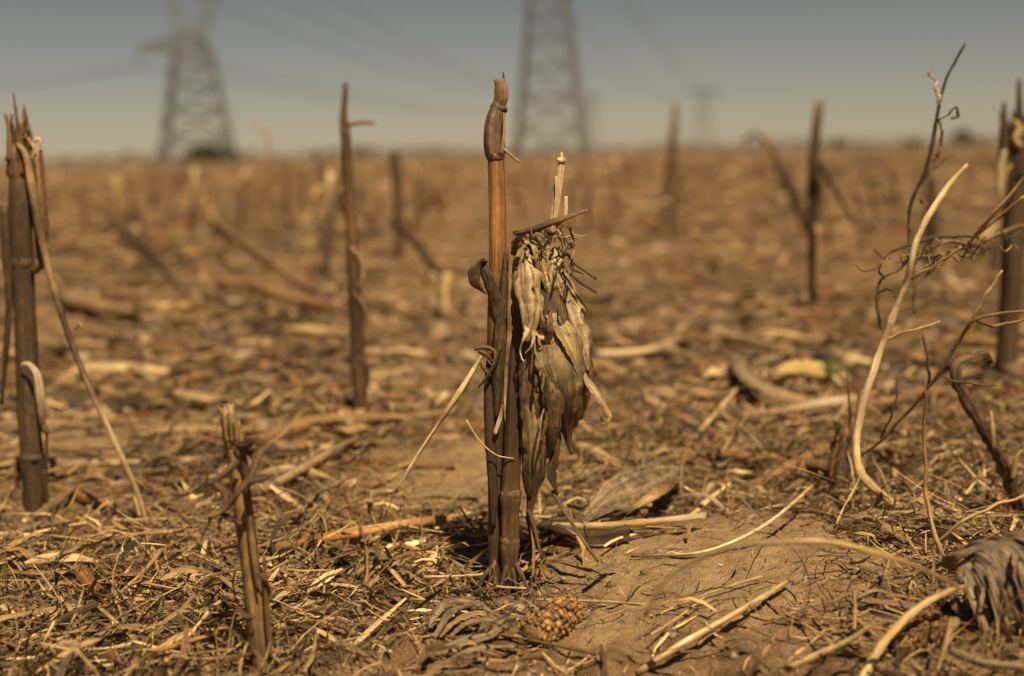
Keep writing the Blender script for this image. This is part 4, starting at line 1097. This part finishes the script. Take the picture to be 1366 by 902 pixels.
for p, w_, c_, lb in (
        ([(952, 620, .006), (975, 585, .03), (992, 550, .05)], [7, 8, 6], TAN, 'tan straw propped up slanted in front of the pale whitish stalk'),
        ([(926, 585, .006), (955, 552, .03), (982, 520, .05)], [7, 8, 6], PALE, 'pale straw propped up beside the short brown stalk piece'),
        ([(790, 632, .008), (860, 628, .03), (930, 610, .03)], [4, 5, 4], BROWN, 'thin brown straw arching over the broad grey husk'),
        ([(905, 575, .006), (930, 598, .012), (948, 622, .01)], [6, 7, 5], PALE, 'short pale straw lying among the litter behind the broad grey husk'),
        ([(1040, 608, .006), (1060, 580, .03), (1078, 545, .05)], [5, 6, 4], BROWN, 'brown straw propped up next to the low stump'),
        ([(1210, 660, .004), (1290, 655, .01), (1360, 652, .012)], [4, 5, 4], GREY, 'long straight grey straw lying between the upright straw and the bent leaf'),
        ([(590, 735, .004), (630, 775, .01), (672, 815, .008)], [5, 6, 4], GREY, 'grey straw lying slanted in front of the foot of the main stalk'),
        ([(632, 764, .006), (660, 782, .014), (702, 785, .01)], [4, 4, 3], PALE, 'thin pale straw curving round the prop roots of the main stalk'),
        ([(485, 800, .004), (490, 760, .02), (488, 730, .03)], [7, 8, 5], TAN, 'short tan straw standing up out of the litter left of the main stalk'),
        ([(518, 748, .004), (528, 720, .02), (536, 690, .03)], [5, 7, 4], TAN, 'flat tan straw leaning on the orange brown stalk'),
        ([(360, 842, .008), (400, 828, .014), (450, 826, .012), (470, 832, .008)], [7, 8, 8, 6], PALE, 'pale bent straw lying to the side of the short stub'),
        ([(0, 872, .012), (60, 838, .016), (130, 806, .02)], [12, 15, 12], DARK, 'long dark leaf stick lying slanted in the corner of the litter mat'),
        ([(20, 862, .012), (50, 848, .014), (84, 835, .012)], [8, 9, 6], YEL, 'short yellowish straw lying along the dark leaf stick'),
        ([(252, 850, .012), (280, 815, .03), (305, 795, .03)], [6, 8, 4], CREAM, 'cream leaf strip leaning towards the short stub'),
        ([(205, 870, .012), (240, 860, .014), (290, 845, .012)], [8, 8, 5], (.46, .28, .1, .2), 'orange tan straw lying near the foot of the short stub'),
        ([(162, 790, .02), (195, 760, .02), (215, 735, .03)], [5, 8, 8], TAN, 'tan straw leaning out of the litter by the orange stalk piece'),
        ([(82, 690, .012), (95, 672, .03), (104, 650, .05)], [5, 5, 3], TAN, 'thin tan straw poking up beside the thick dark stalk'),
        ([(1000, 902, .01), (1018, 872, .03), (1032, 850, .04)], [7, 9, 6], TAN, 'tan straw poking up out of the soil below the forked stick'),
        ([(1040, 898, .012), (1090, 874, .014), (1140, 850, .02), (1160, 835, .03)], [9, 10, 9, 6], TAN, 'tan stick lying curved in the soil below the arched near straw'),
        ([(1250, 895, .02), (1262, 855, .04), (1268, 825, .05)], [10, 11, 7], TAN, 'broad tan straw standing beside the reddish brown cob'),
        ([(1268, 868, .02), (1310, 884, .02), (1366, 890, .02)], [12, 13, 12], GREY, 'grey straw lying in front of the reddish brown cob'),
        ([(1140, 840, .012), (1140, 800, .03), (1136, 780, .03)], [7, 8, 5], TAN, 'short tan straw standing in the soil under the arched near straw')):
    lying('loose_straw' if 'straw' in lb else 'leaf_strip' if 'strip' in lb else 'dry_stick', p, w_, c_, lb, 'leaf' if 'strip' in lb else 'straw' if 'straw' in lb else 'stick', 20, rough=.2, stripe=.3, flat_=.6)
lying('stalk_piece', [(106, 762, .012), (118, 778, .02), (132, 792, .012)], [20, 24, 18], [TAN, RUST, (.22, .09, .03, .6)], 'stubby orange brown piece of stalk standing in the litter mat', 'corn stalk', 14, sides=12, ends=(.006, .004))
lying('fallen_stalk', [(84, 395, .035), (125, 408, .035), (180, 416, .035)], [22, 26, 18], [BROWN, TAN, BROWN], 'blurred thick tan stalk lying on the soil beside the leaning midrib', 'corn stalk', 20, ends=(.01, .01))
lying('fallen_stalk', [(192, 408, .03), (220, 411, .03), (252, 410, .03)], [13, 16, 13], [YEL, (.58, .42, .18, .1), YEL], 'short yellow stalk piece lying at the end of the blurred thick tan stalk', 'corn stalk', 16, ends=(.006, .006))
# blurred arc of straw close to the lens and thick pale one
NY = 1.02
twig('arched_near_straw', [(862, 820, .0), (880, 785, 0), (915, 752, 0), (975, 730, 0), (1040, 723, 0), (1100, 724, 0), (1170, 738, .0), (1230, 760, .01), (1290, 790, .02)], [4, 5, 6, 7, 8, 8, 7, 6, 5], NY, [(.3, .22, .12, .4), (.36, .26, .14, .4), TAN, PALE, YEL, TAN, TAN], 'out of focus tan straw arching low over the sandy mound', 'straw', 40)
bz = foot(1160, 900)
twig('pale_arched_straw', [(1140, 925, -.02), (1165, 880, -.01), (1195, 838, 0), (1230, 806, .02), (1262, 790, .03), (1290, 782, .04)], [13, 12, 11, 11, 9, 6], bz[1], [PALE, PALE, YEL, PALE, TAN, TAN], 'thick pale straw arching up beside the old grey ear', 'straw', 30, sides=12)
# old grey ear in the corner
oe = G(1320, 850)
ear2 = empty('old_ear', oe, 'old grey husked corn ear lying half open in the corner of the mound', 'corn ear')
YE = oe[1] + .03
stem(ear2, 'core', [(1282, 745), (1310, 770), (1345, 805), (1385, 850)], [30, 60, 66, 50], YE, [DARK, DARK, BROWN], 20, 16, rough=.1)
for k, (p, w_, c_, tw) in enumerate((
        ([(1258, 752, .01), (1284, 752, -.012), (1306, 780, -.022), (1322, 820, -.022), (1340, 862, -.01), (1352, 880, 0)], [12, 40, 48, 46, 26, 6], GREY, .3),
        ([(1276, 738, .01), (1308, 742, -.018), (1334, 772, -.030), (1350, 815, -.030), (1368, 868, -.014)], [14, 44, 52, 46, 12], (.24, .18, .115, .9), .1),
        ([(1300, 730, .01), (1334, 734, -.018), (1358, 762, -.030), (1374, 805, -.028), (1392, 850, -.014)], [14, 42, 52, 44, 14], GREY, -.1),
        ([(1326, 724, .014), (1360, 728, -.012), (1384, 756, -.018), (1400, 800, -.018)], [12, 40, 46, 20], (.26, .195, .125, .8), -.2),
        ([(1286, 770, -.028), (1300, 806, -.036), (1316, 842, -.034), (1338, 868, -.02)], [4, 16, 18, 5], (.42, .33, .21, .5), .6),
        ([(1318, 760, -.034), (1330, 800, -.044), (1340, 838, -.042), (1352, 862, -.03)], [4, 13, 14, 4], (.40, .31, .2, .5), -.4),
        ([(1344, 746, -.03), (1362, 784, -.040), (1370, 824, -.036)], [4, 14, 5], (.36, .28, .18, .6), .5),
        ([(1256, 756, 0), (1276, 742, -.02), (1304, 730, -.02)], [5, 16, 6], GREY, .2),
        ([(1262, 772, -.01), (1272, 800, -.02), (1290, 830, -.02), (1296, 850, -.01)], [5, 15, 14, 4], BROWN, .4))):
    leaf(ear2, 'husk_leaf', p, w_, YE, c_, 30, cup=.14, fold=.11, twist=tw, k=18, ripple=5, seed=70 + k, ragged=.3, stripe=.4)

for k in range(9):
    a0, b0_ = R_.uniform(1262, 1366), R_.uniform(735, 800)
    L = R_.uniform(30, 80)
    q = [(a0, b0_, -.02), (a0 + L * .3, b0_ + L * .35, R_.uniform(-.05, -.036)), (a0 + L * .5 + R_.uniform(-8, 8), b0_ + L, R_.uniform(-.05, -.03))]
    leaf(ear2, 'torn_strip', q, [2, R_.uniform(4, 11), 2], YE, R_.choice([GREY, GREY, BROWN, TAN, (.36, .27, .17, .7)]), 16, k=4, cup=.15, fold=.25, ragged=.5, twist=[R_.uniform(-.9, .9), R_.uniform(-.9, .9)])

# ---- blurred leaning and broken stalks further off
far_list = [  # (points (px,py,dy)), widths, foot pixel, colour, label
    ([(470, 412, 0), (420, 388, 0), (370, 356, 0), (325, 326, 0), (285, 290, 0)], [12, 12, 11, 10, 8], (470, 412), [DARK, BROWN, TAN, BROWN, TAN], 'blurred tan stalk slanting down to the slim brown stalk, the upper of two'),
    ([(462, 416, 0), (420, 404, .0), (370, 392, 0), (330, 378, .0), (294, 376, 0)], [12, 13, 13, 13, 12], (462, 416), [BROWN, ORANGE, TAN, RUST, TAN], 'blurred orange brown stalk lying nearly level below the slanting tan stalk'),
    ([(248, 388, 0), (210, 348, 0), (170, 308, 0), (128, 270, 0)], [14, 13, 12, 9], (248, 388), [TAN, DARK, BROWN, TAN], 'blurred dark stalk leaning over beside the thick dark stalk'),
    ([(1084, 318, 0), (1062, 268, 0), (1040, 222, 0), (1024, 192, 0), (1008, 178, 0), (996, 186, 0)], [16, 17, 15, 13, 11, 6], (1084, 318), [DARK, BROWN, DARK, BROWN, TAN, GREY], 'blurred leaning stalk with a hooked tip rising just above the horizon'),
    ([(592, 372, 0), (565, 338, 0), (542, 310, 0), (528, 298, 0)], [12, 12, 14, 12], (594, 420), [TAN, BROWN, BROWN, DARK], 'broken slanting stalk joined to a pale upright stub behind the main stalk'),
    ([(310, 470, 0), (290, 456, 0), (268, 436, 0)], [14, 13, 9], (310, 470), [DARK, BROWN, TAN], 'short dark broken stalk leaning in the litter of the middle field'),
    ([(362, 300, 0), (360, 240, 0), (358, 195, 0), (354, 174, 0), (340, 166, 0)], [6, 5, 5, 4.5, 4], (364, 330), [BROWN, TAN, TAN, TAN, PALE], 'thin blurred stem with a bent tip standing against the horizon near the first pylon'),
    ([(445, 300, 0), (436, 255, 0), (420, 200, 0)], [9, 9, 7], (448, 330), [BROWN, GREY, GREY], 'thin blurred grey stem leaning beside the slim brown stalk'),
    ([(886, 300, 0), (890, 250, 0), (897, 200, 0), (902, 140, 0)], [12, 12, 10, 7], (884, 310), [TAN, BROWN, BROWN, TAN], 'tall blurred brown stalk standing alone out in the field right of the second pylon'),
    ([(532, 298, 0), (530, 250, 0), (525, 206, 0)], [15, 15, 14], (533, 345), [BROWN, BROWN, DARK], 'blurred dark stub rising to the horizon between the slim stalk and the main stalk'),
    ([(160, 290, 0), (158, 262, 0), (152, 238, 0)], [15, 18, 20], (161, 330), [BROWN, TAN, PALE], 'blurred stub with a pale ragged head beyond the leaning dark stalk'),
    ([(560, 280, 0), (585, 256, 0), (600, 238, 0)], [9, 10, 7], (548, 312), [BROWN, BROWN, TAN], 'small blurred stalk tilted over behind the main stalk'),
    ([(385, 300, 0), (382, 250, 0), (384, 212, 0)], [7, 7, 9], (386, 322), [BROWN, BROWN, TAN], 'blurred stem with a whitish tip reaching the horizon beside the bent-tip stem'),
    ([(1240, 330, 0), (1242, 280, 0), (1243, 236, 0)], [17, 18, 14], (1239, 372), [DARK, DARK, BROWN], 'dark blurred stub standing behind the pale twig'),
]
for pts, w_, ft, col, lb in far_list:
    f_ = foot(*ft)
    if ft[1] > pts[0][1] + 8:
        pts = [(ft[0], ft[1] + 4, 0)] + pts
        w_ = [w_[0]] + w_
    P = up_path(pts, f_[1], 28)
    o = empty('broken_stalk', f_, lb, 'corn stalk')
    m_ = MB(); tube(m_, P, [wpx(P[0], a) / 2 for a in w_], np.array(col) * (.62, .58, .54, 1), 10, .12, .08, (0, .02), ((.55, .25, .03),))
    m_.build('stem', STALK, o)
    for k in range(3):
        m_ = MB()
        i = R_.randrange(5, 22); p = P[i]; s_ = wpx(p, 1)
        d = np.array([R_.uniform(-1, 1), R_.uniform(-.5, .5), R_.uniform(-1.4, .2)]) * s_ * 22
        blade(m_, smooth_path([p, p + d * .5 + (0, 0, s_ * 5), p + d], 8), [s_ * 3, s_ * 7, s_ * 2], np.array(R_.choice([BROWN, TAN, DARK])), cup=.3, k=3, fold=.15)
        m_.build('leaf_strip', HUSK, o)
# the pale upright stub of the broken one
f_ = foot(594, 420)
stem(None, 'pale_stub', [(594, 424), (594, 395), (594, 366)], [13, 13, 13], f_[1], [TAN, PALE, YEL], 12, 10, solo=tuple(f_), ends=(0, .01))
tag(bpy.data.objects['pale_stub'], 'pale yellow upright stub under the broken slanting stalk', 'corn stub')

# ---- countless short stubs in the rows beyond: 150 single ones, shared meshes
stub_meshes = []
for k in range(9):
    m_ = MB()
    h_ = R_.uniform(.16, .36); le = R_.uniform(-.10, .10)
    P = smooth_path([(0, 0, -.02), (le * .3, 0, h_ * .5), (le, R_.uniform(-.03, .03), h_)], 12)
    tube(m_, P, [.012, .011, .010], np.array([R_.choice([DARK, BROWN]), R_.choice([BROWN, TAN, DARK]), R_.choice([BROWN, TAN, PALE])]), 8, .12, .08, (0, .03), ((.4, .25, .06),))
    for q in range(R_.randrange(2, 5)):
        p = P[R_.randrange(3, 11)]
        d = np.array([R_.uniform(-.1, .1), R_.uniform(-.1, .1), R_.uniform(-.12, .06)])
        blade(m_, smooth_path([p, p + d * .5 + (0, 0, .03), p + d], 6), [.012, .03, .008], np.array(R_.choice([BROWN, TAN, GREY])), cup=.3, k=3, fold=.15)
    stub_meshes.append(m_.mesh('field_stub', STALK))
cnt = 0
x, y = scatter(9000, 5.0, 42, 24, 1.0, .5)
order = np.argsort(np.hypot(x, y) + rng.random(len(x)) * 2)
kept = []
for k in rng.permutation(len(x)):
    px, py = project(x[k], y[k], .1)
    if not (5 < px < 1361): continue
    # rows 0.76 m apart, running away to the right
    row = (x[k] * .94 - y[k] * .34) / .76
    if abs(row - round(row)) > .16: continue
    if any((x[k] - a) ** 2 + (y[k] - b_) ** 2 < .06 for a, b_ in kept): continue
    kept.append((x[k], y[k]))
    o = bpy.data.objects.new('field_stub', stub_meshes[R_.randrange(9)])
    COL.objects.link(o)
    o.location = (x[k], y[k], float(height(x[k], y[k])))
    s_ = R_.uniform(.7, 1.15)
    o.scale = (1.2, 1.2, s_)
    o.rotation_euler = (R_.gauss(0, .16), R_.gauss(0, .16), R_.uniform(0, 6.28))
    ph = where(x[k], y[k])
    tag(o, 'short blurred corn stub standing far out ' + ph, 'corn stub', 'far corn stubs ' + ph)
    cnt += 1
    if cnt >= 290: break
# beyond 40 m the stubble is one mass
mb = MB()
x, y = scatter(7000, 35, 600, 24, 0.0, 0)
n_ = len(x)
h_ = rng.uniform(.12, .36, n_); wd = rng.uniform(.012, .03, n_) * (1 + np.hypot(x, y) / 160)
a = rng.uniform(-.25, .25, n_)
z = height(x, y)
c0 = np.stack([x, y, z], -1); c1 = c0 + np.stack([a * h_, rng.uniform(-.2, .2, n_) * h_, h_], -1)
ang = np.arange(3) * 2.094
ringv = np.stack([np.cos(ang), np.sin(ang), 0 * ang], -1)
Vx = np.stack([c0[:, None] + ringv * wd[:, None, None], c1[:, None] + ringv * wd[:, None, None] * .8], 1).reshape(-1, 3)
q0 = np.array([(0, 1, 4, 3), (1, 2, 5, 4), (2, 0, 3, 5)])
cc = np.array([DARK, BROWN, BROWN, TAN])[rng.integers(0, 4, n_)]
mb.add(Vx, (q0[None] + (np.arange(n_) * 6)[:, None, None]).reshape(-1, 4), rng.random((n_ * 6, 2)) * 20, np.repeat(cc, 6, 0), (np.array([(3, 4, 5)])[None] + (np.arange(n_) * 6)[:, None, None]).reshape(-1, 3))
tag(mb.build('distant_stubble', STALK), 'mass of distant corn stubble reaching to the horizon', 'stubble', kind='stuff')


# ------------------------------------------------------------------ pylons, wires, scrub on the horizon
def bar(mb, a, b_, r):
    a = np.asarray(a, float); b_ = np.asarray(b_, float)
    d = unit(b_ - a); s = np.cross(d, (0, 0, 1.0))
    s = unit(s) if np.linalg.norm(s) > .05 else np.array([1.0, 0, 0])
    t = np.cross(d, s)
    c = [s * r + t * r, -s * r + t * r, -s * r - t * r, s * r - t * r]
    v = [a + k for k in c] + [b_ + k for k in c]
    mb.add(v, [(0, 1, 5, 4), (1, 2, 6, 5), (2, 3, 7, 6), (3, 0, 4, 7), (3, 2, 1, 0), (4, 5, 6, 7)], np.zeros((8, 2)), (.14, .14, .13, 0))


def pylon(px, dist, yaw, label, levels, half0, half_top, z_top, arms, fork=None, th=.14, ath=None):
    ath = ath or th
    base = V(px, 205, dist)
    X0 = base[0]
    cy, sy = math.cos(yaw), math.sin(yaw)
    zb = float(height(X0, dist))

    def W(a, b_, z):
        return np.array([X0 + a * cy - b_ * sy, dist + a * sy + b_ * cy, zb + z])

    o = empty('pylon', (X0, dist, zb), label, 'pylon', 'pylons of the two power lines')
    hw = lambda z: half0 + (half_top - half0) * (z / z_top) ** .85
    cn = ((-1, -1), (1, -1), (1, 1), (-1, 1))
    zs = [0] + list(levels)
    for sa, sb in cn:
        m_ = MB()
        for z0, z1 in zip(zs, zs[1:]):
            bar(m_, W(sa * hw(z0), sb * hw(z0), z0 - (.5 if z0 == 0 else 0)), W(sa * hw(z1), sb * hw(z1), z1), th)
        m_.build('leg', STEEL, o, smooth=False)
    for k in range(4):
        (a0, b0_), (a1, b1_) = cn[k], cn[(k + 1) % 4]
        m_ = MB()
        for z0, z1 in zip(zs, zs[1:]):
            h0, h1 = hw(z0), hw(z1)
            bar(m_, W(a0 * h0, b0_ * h0, z0), W(a1 * h1, b1_ * h1, z1), th * .8)
            bar(m_, W(a1 * h0, b1_ * h0, z0), W(a0 * h1, b0_ * h1, z1), th * .8)
            bar(m_, W(a0 * h1, b0_ * h1, z1), W(a1 * h1, b1_ * h1, z1), th * 1.0)
        m_.build('bracing', STEEL, o, smooth=False)
    tips = []
    for z, ln, lr in arms:
        m_ = MB()
        h = hw(min(z, z_top))
        for sd, L in ((-1, ln), (1, lr)):
            if not L: continue
            for b_ in (-h, h):
                bar(m_, W(sd * h * .2, b_, z), W(sd * L, 0, z), ath * .7)
                bar(m_, W(sd * h * .2, b_, z + 1.6), W(sd * L, 0, z + .1), ath * .6)
                for f in (.33, .66):
                    bar(m_, W(sd * L * f, b_ * (1 - f), z), W(sd * L * f, b_ * (1 - f), z + 1.6 * (1 - f)), th * .5)
            p = W(sd * L, 0, z)
            bar(m_, p, p - (0, 0, 1.9), .16)
            tips.append(p - np.array((0, 0, 1.9)))
        m_.build('crossarm', STEEL, o, smooth=False)
    if fork:
        z0, z1, sp = fork
        m_ = MB()
        h = hw(z_top)
        for sd in (-1, 1):
            for b_ in (-h * .8, h * .8):
                bar(m_, W(sd * 1.0, b_, z0), W(sd * sp, b_, z1), th * .95)
                bar(m_, W(0, b_, z0 + .6), W(sd * (sp - 1.6), b_, z1), th * .8)
                nz = 5
                for q in range(nz):
                    f0, f1 = q / nz, (q + 1) / nz
                    bar(m_, W(sd * (1.0 + (sp - 1.0) * f0), b_, z0 + (z1 - z0) * f0), W(sd * (sp - 1.6) * f1, b_, z0 + .6 + (z1 - z0 - .6) * f1), th * .5)
        m_.build('fork', STEEL, o, smooth=False)
        m_ = MB()
        for b_ in (-h * .8, h * .8):
            bar(m_, W(-sp - 5, b_ * .4, z1), W(sp + 5, b_ * .4, z1), th)
            bar(m_, W(-sp - 5, b_ * .4, z1), W(-sp, b_, z1 + 1.8), th * .7); bar(m_, W(sp + 5, b_ * .4, z1), W(sp, b_, z1 + 1.8), th * .7)
            bar(m_, W(-sp, b_, z1 + 1.8), W(sp, b_, z1 + 1.8), th * .8)
        m_.build('bridge', STEEL, o, smooth=False)
        for a_ in (-sp - 5, 0, sp + 5):
            tips.append(W(a_, 0, z1 - 1.9))
    return tips


D1 = 172.0
u1 = D1 / FPX
tp1 = pylon(264, D1, .10, 'lattice pylon with a forked head and a dark arm, standing over a low bush', [3.4, 6.6, 9.4, 11.8, 13.6], 4.45, 2.1, 13.6, [(13.7, 6.3, 1.8)], (13.6, 26, 4.9), .14, .3)
tp2 = pylon(736, D1 - 6, .08, 'straight tapering lattice pylon between the main stalk and its pale tip', [3.2, 7.0, 10.4, 13.5, 16.3, 18.8, 22, 25, 28], 4.1, 1.15, 28, [(22, 6.5, 6.5), (27, 5, 5)], None, .125)
tp3 = pylon(938, 640, .3, 'tiny distant pylon with a flat arm right of the tall blurred stalk', [7, 13, 18, 22, 26], 4.2, 1.3, 26, [(26, 10.5, 10.5)], None, .07, .42)
tp4 = pylon(790, 640, .3, 'tiny distant pylon close to the foot of the straight tapering pylon', [7, 13, 18, 22, 26], 4.2, 1.3, 26, [(26, 5, 5)], None, .06, .2)


def wire(a, b_, sag, n_=24, r=.035, gap=.2):
    t = np.linspace(0, 1, n_)[:, None]
    P = a + (b_ - a) * t
    P[:, 2] -= sag * 4 * (t * (1 - t))[:, 0]
    m_ = MB()
    for q in (-gap, gap):
        for e in (0,):
            tube(m_, P + (q, 0, e), r, (.09, .09, .09, 0), 4, 0, 0, cap=False)
    o = m_.build('power_line', WIRE, None, tuple(P[0]))
    return o


ends_ = [('power line strung from the forked pylon to the tiny pylon behind', a, tp4[i % 2], 6) for i, a in enumerate(tp1)]
ends_ += [('power line strung from the straight pylon to the tiny pylon beyond the tall stalk', a, tp3[i % 2], 6) for i, a in enumerate(tp2)]
for lb, a, b_, sg in ends_:
    tag(wire(a, b_, sg), lb, 'power line', 'power lines behind the ' + ('forked pylon' if 'forked' in lb else 'straight pylon'))
tag(wire(tp1[0], V(-900, 110, D1 + 10), 4), 'power line running level out of the picture from the arm of the forked pylon', 'power line')


# scrub on the horizon
def shrub(px, dist, wpx_, hpx, label, col, group=None):
    c = V(px, 205, dist)
    z = float(height(c[0], dist))
    wd, ht = wpx_ * dist / FPX, hpx * dist / FPX + .2
    o = empty('shrub', (c[0], dist, z), label, 'shrub', group)
    m_ = MB()
    rg = np.random.default_rng(int(px) + 7)
    K = 420
    p = rg.normal(size=(K, 3)) * (wd * .22, wd * .18, ht * .22) + (0, 0, ht * .5)
    # a few clumps make the outline uneven
    for q in range(6):
        idx = rg.integers(0, K, 50)
        p[idx] = rg.normal(size=(50, 3)) * (wd * .08, wd * .08, ht * .1) + (rg.uniform(-wd * .4, wd * .4), 0, rg.uniform(ht * .3, ht * .85))
    p[:, 2] = np.clip(p[:, 2], .05, ht * 1.05)
    s = ht * .09
    v = p[:, None] + rg.normal(size=(K, 4, 3)) * s
    cc = np.array(col)[None] * np.hstack([rg.uniform(.6, 1.4, (K, 1))] * 3)
    m_.add(v.reshape(-1, 3) + (c[0], dist, z), (np.arange(K)[:, None] * 4 + np.arange(4)), np.zeros((K * 4, 2)), np.repeat(np.hstack([cc, np.zeros((K, 1))]), 4, 0))
    m_.build('crown', LEAF, o)
    m_ = MB()
    tube(m_, np.array([(c[0], dist, z - .2), (c[0] + wd * .03, dist, z + ht * .6)]), [ht * .05, ht * .02], (.10, .075, .05, 0), 6)
    m_.build('trunk', LEAF, o)


GRN = (.055, .062, .028); DUN = (.15, .125, .08)  # DUN is lightened: haze over the far scrub is put into its colour
shrub(283, 150, 80, 27, 'low dark green bush at the foot of the forked pylon', GRN)
shrub(478, 420, 26, 10, 'small dark bush on the horizon beside the slim brown stalk', DUN)
shrub(1120, 360, 22, 13, 'round blurred bush on the horizon right of the upright dark stalk', DUN)
shrub(1215, 300, 30, 12, 'flat blurred bush on the horizon behind the dark forked twig', DUN)
shrub(1285, 220, 26, 20, 'taller blurred bush on the horizon next to the jagged stalk', DUN)
shrub(905, 520, 60, 6, 'wide low bush on the horizon at the tall blurred stalk', DUN)
mb = MB()
rg = np.random.default_rng(77)
K = 3200
th = rg.uniform(-.55, .55, K); dd = rg.uniform(800, 1100, K)
hh = 2.0 + 6.0 * np.clip(fbm(th * 18 + 4, dd * 0, 3) - .38, 0, 1) * 2
p = np.stack([dd * np.sin(th), dd * np.cos(th), rg.random(K) * hh], -1)
v = p[:, None] + rg.normal(size=(K, 4, 3)) * 1.3
cc = np.array(DUN)[None] * rg.uniform(.6, 1.4, (K, 1))
mb.add(v.reshape(-1, 3), np.arange(K)[:, None] * 4 + np.arange(4), np.zeros((K * 4, 2)), np.repeat(np.hstack([cc, np.zeros((K, 1))]), 4, 0))
tag(mb.build('distant_scrub', LEAF), 'thin far line of scrub along the horizon', 'scrub', kind='stuff')
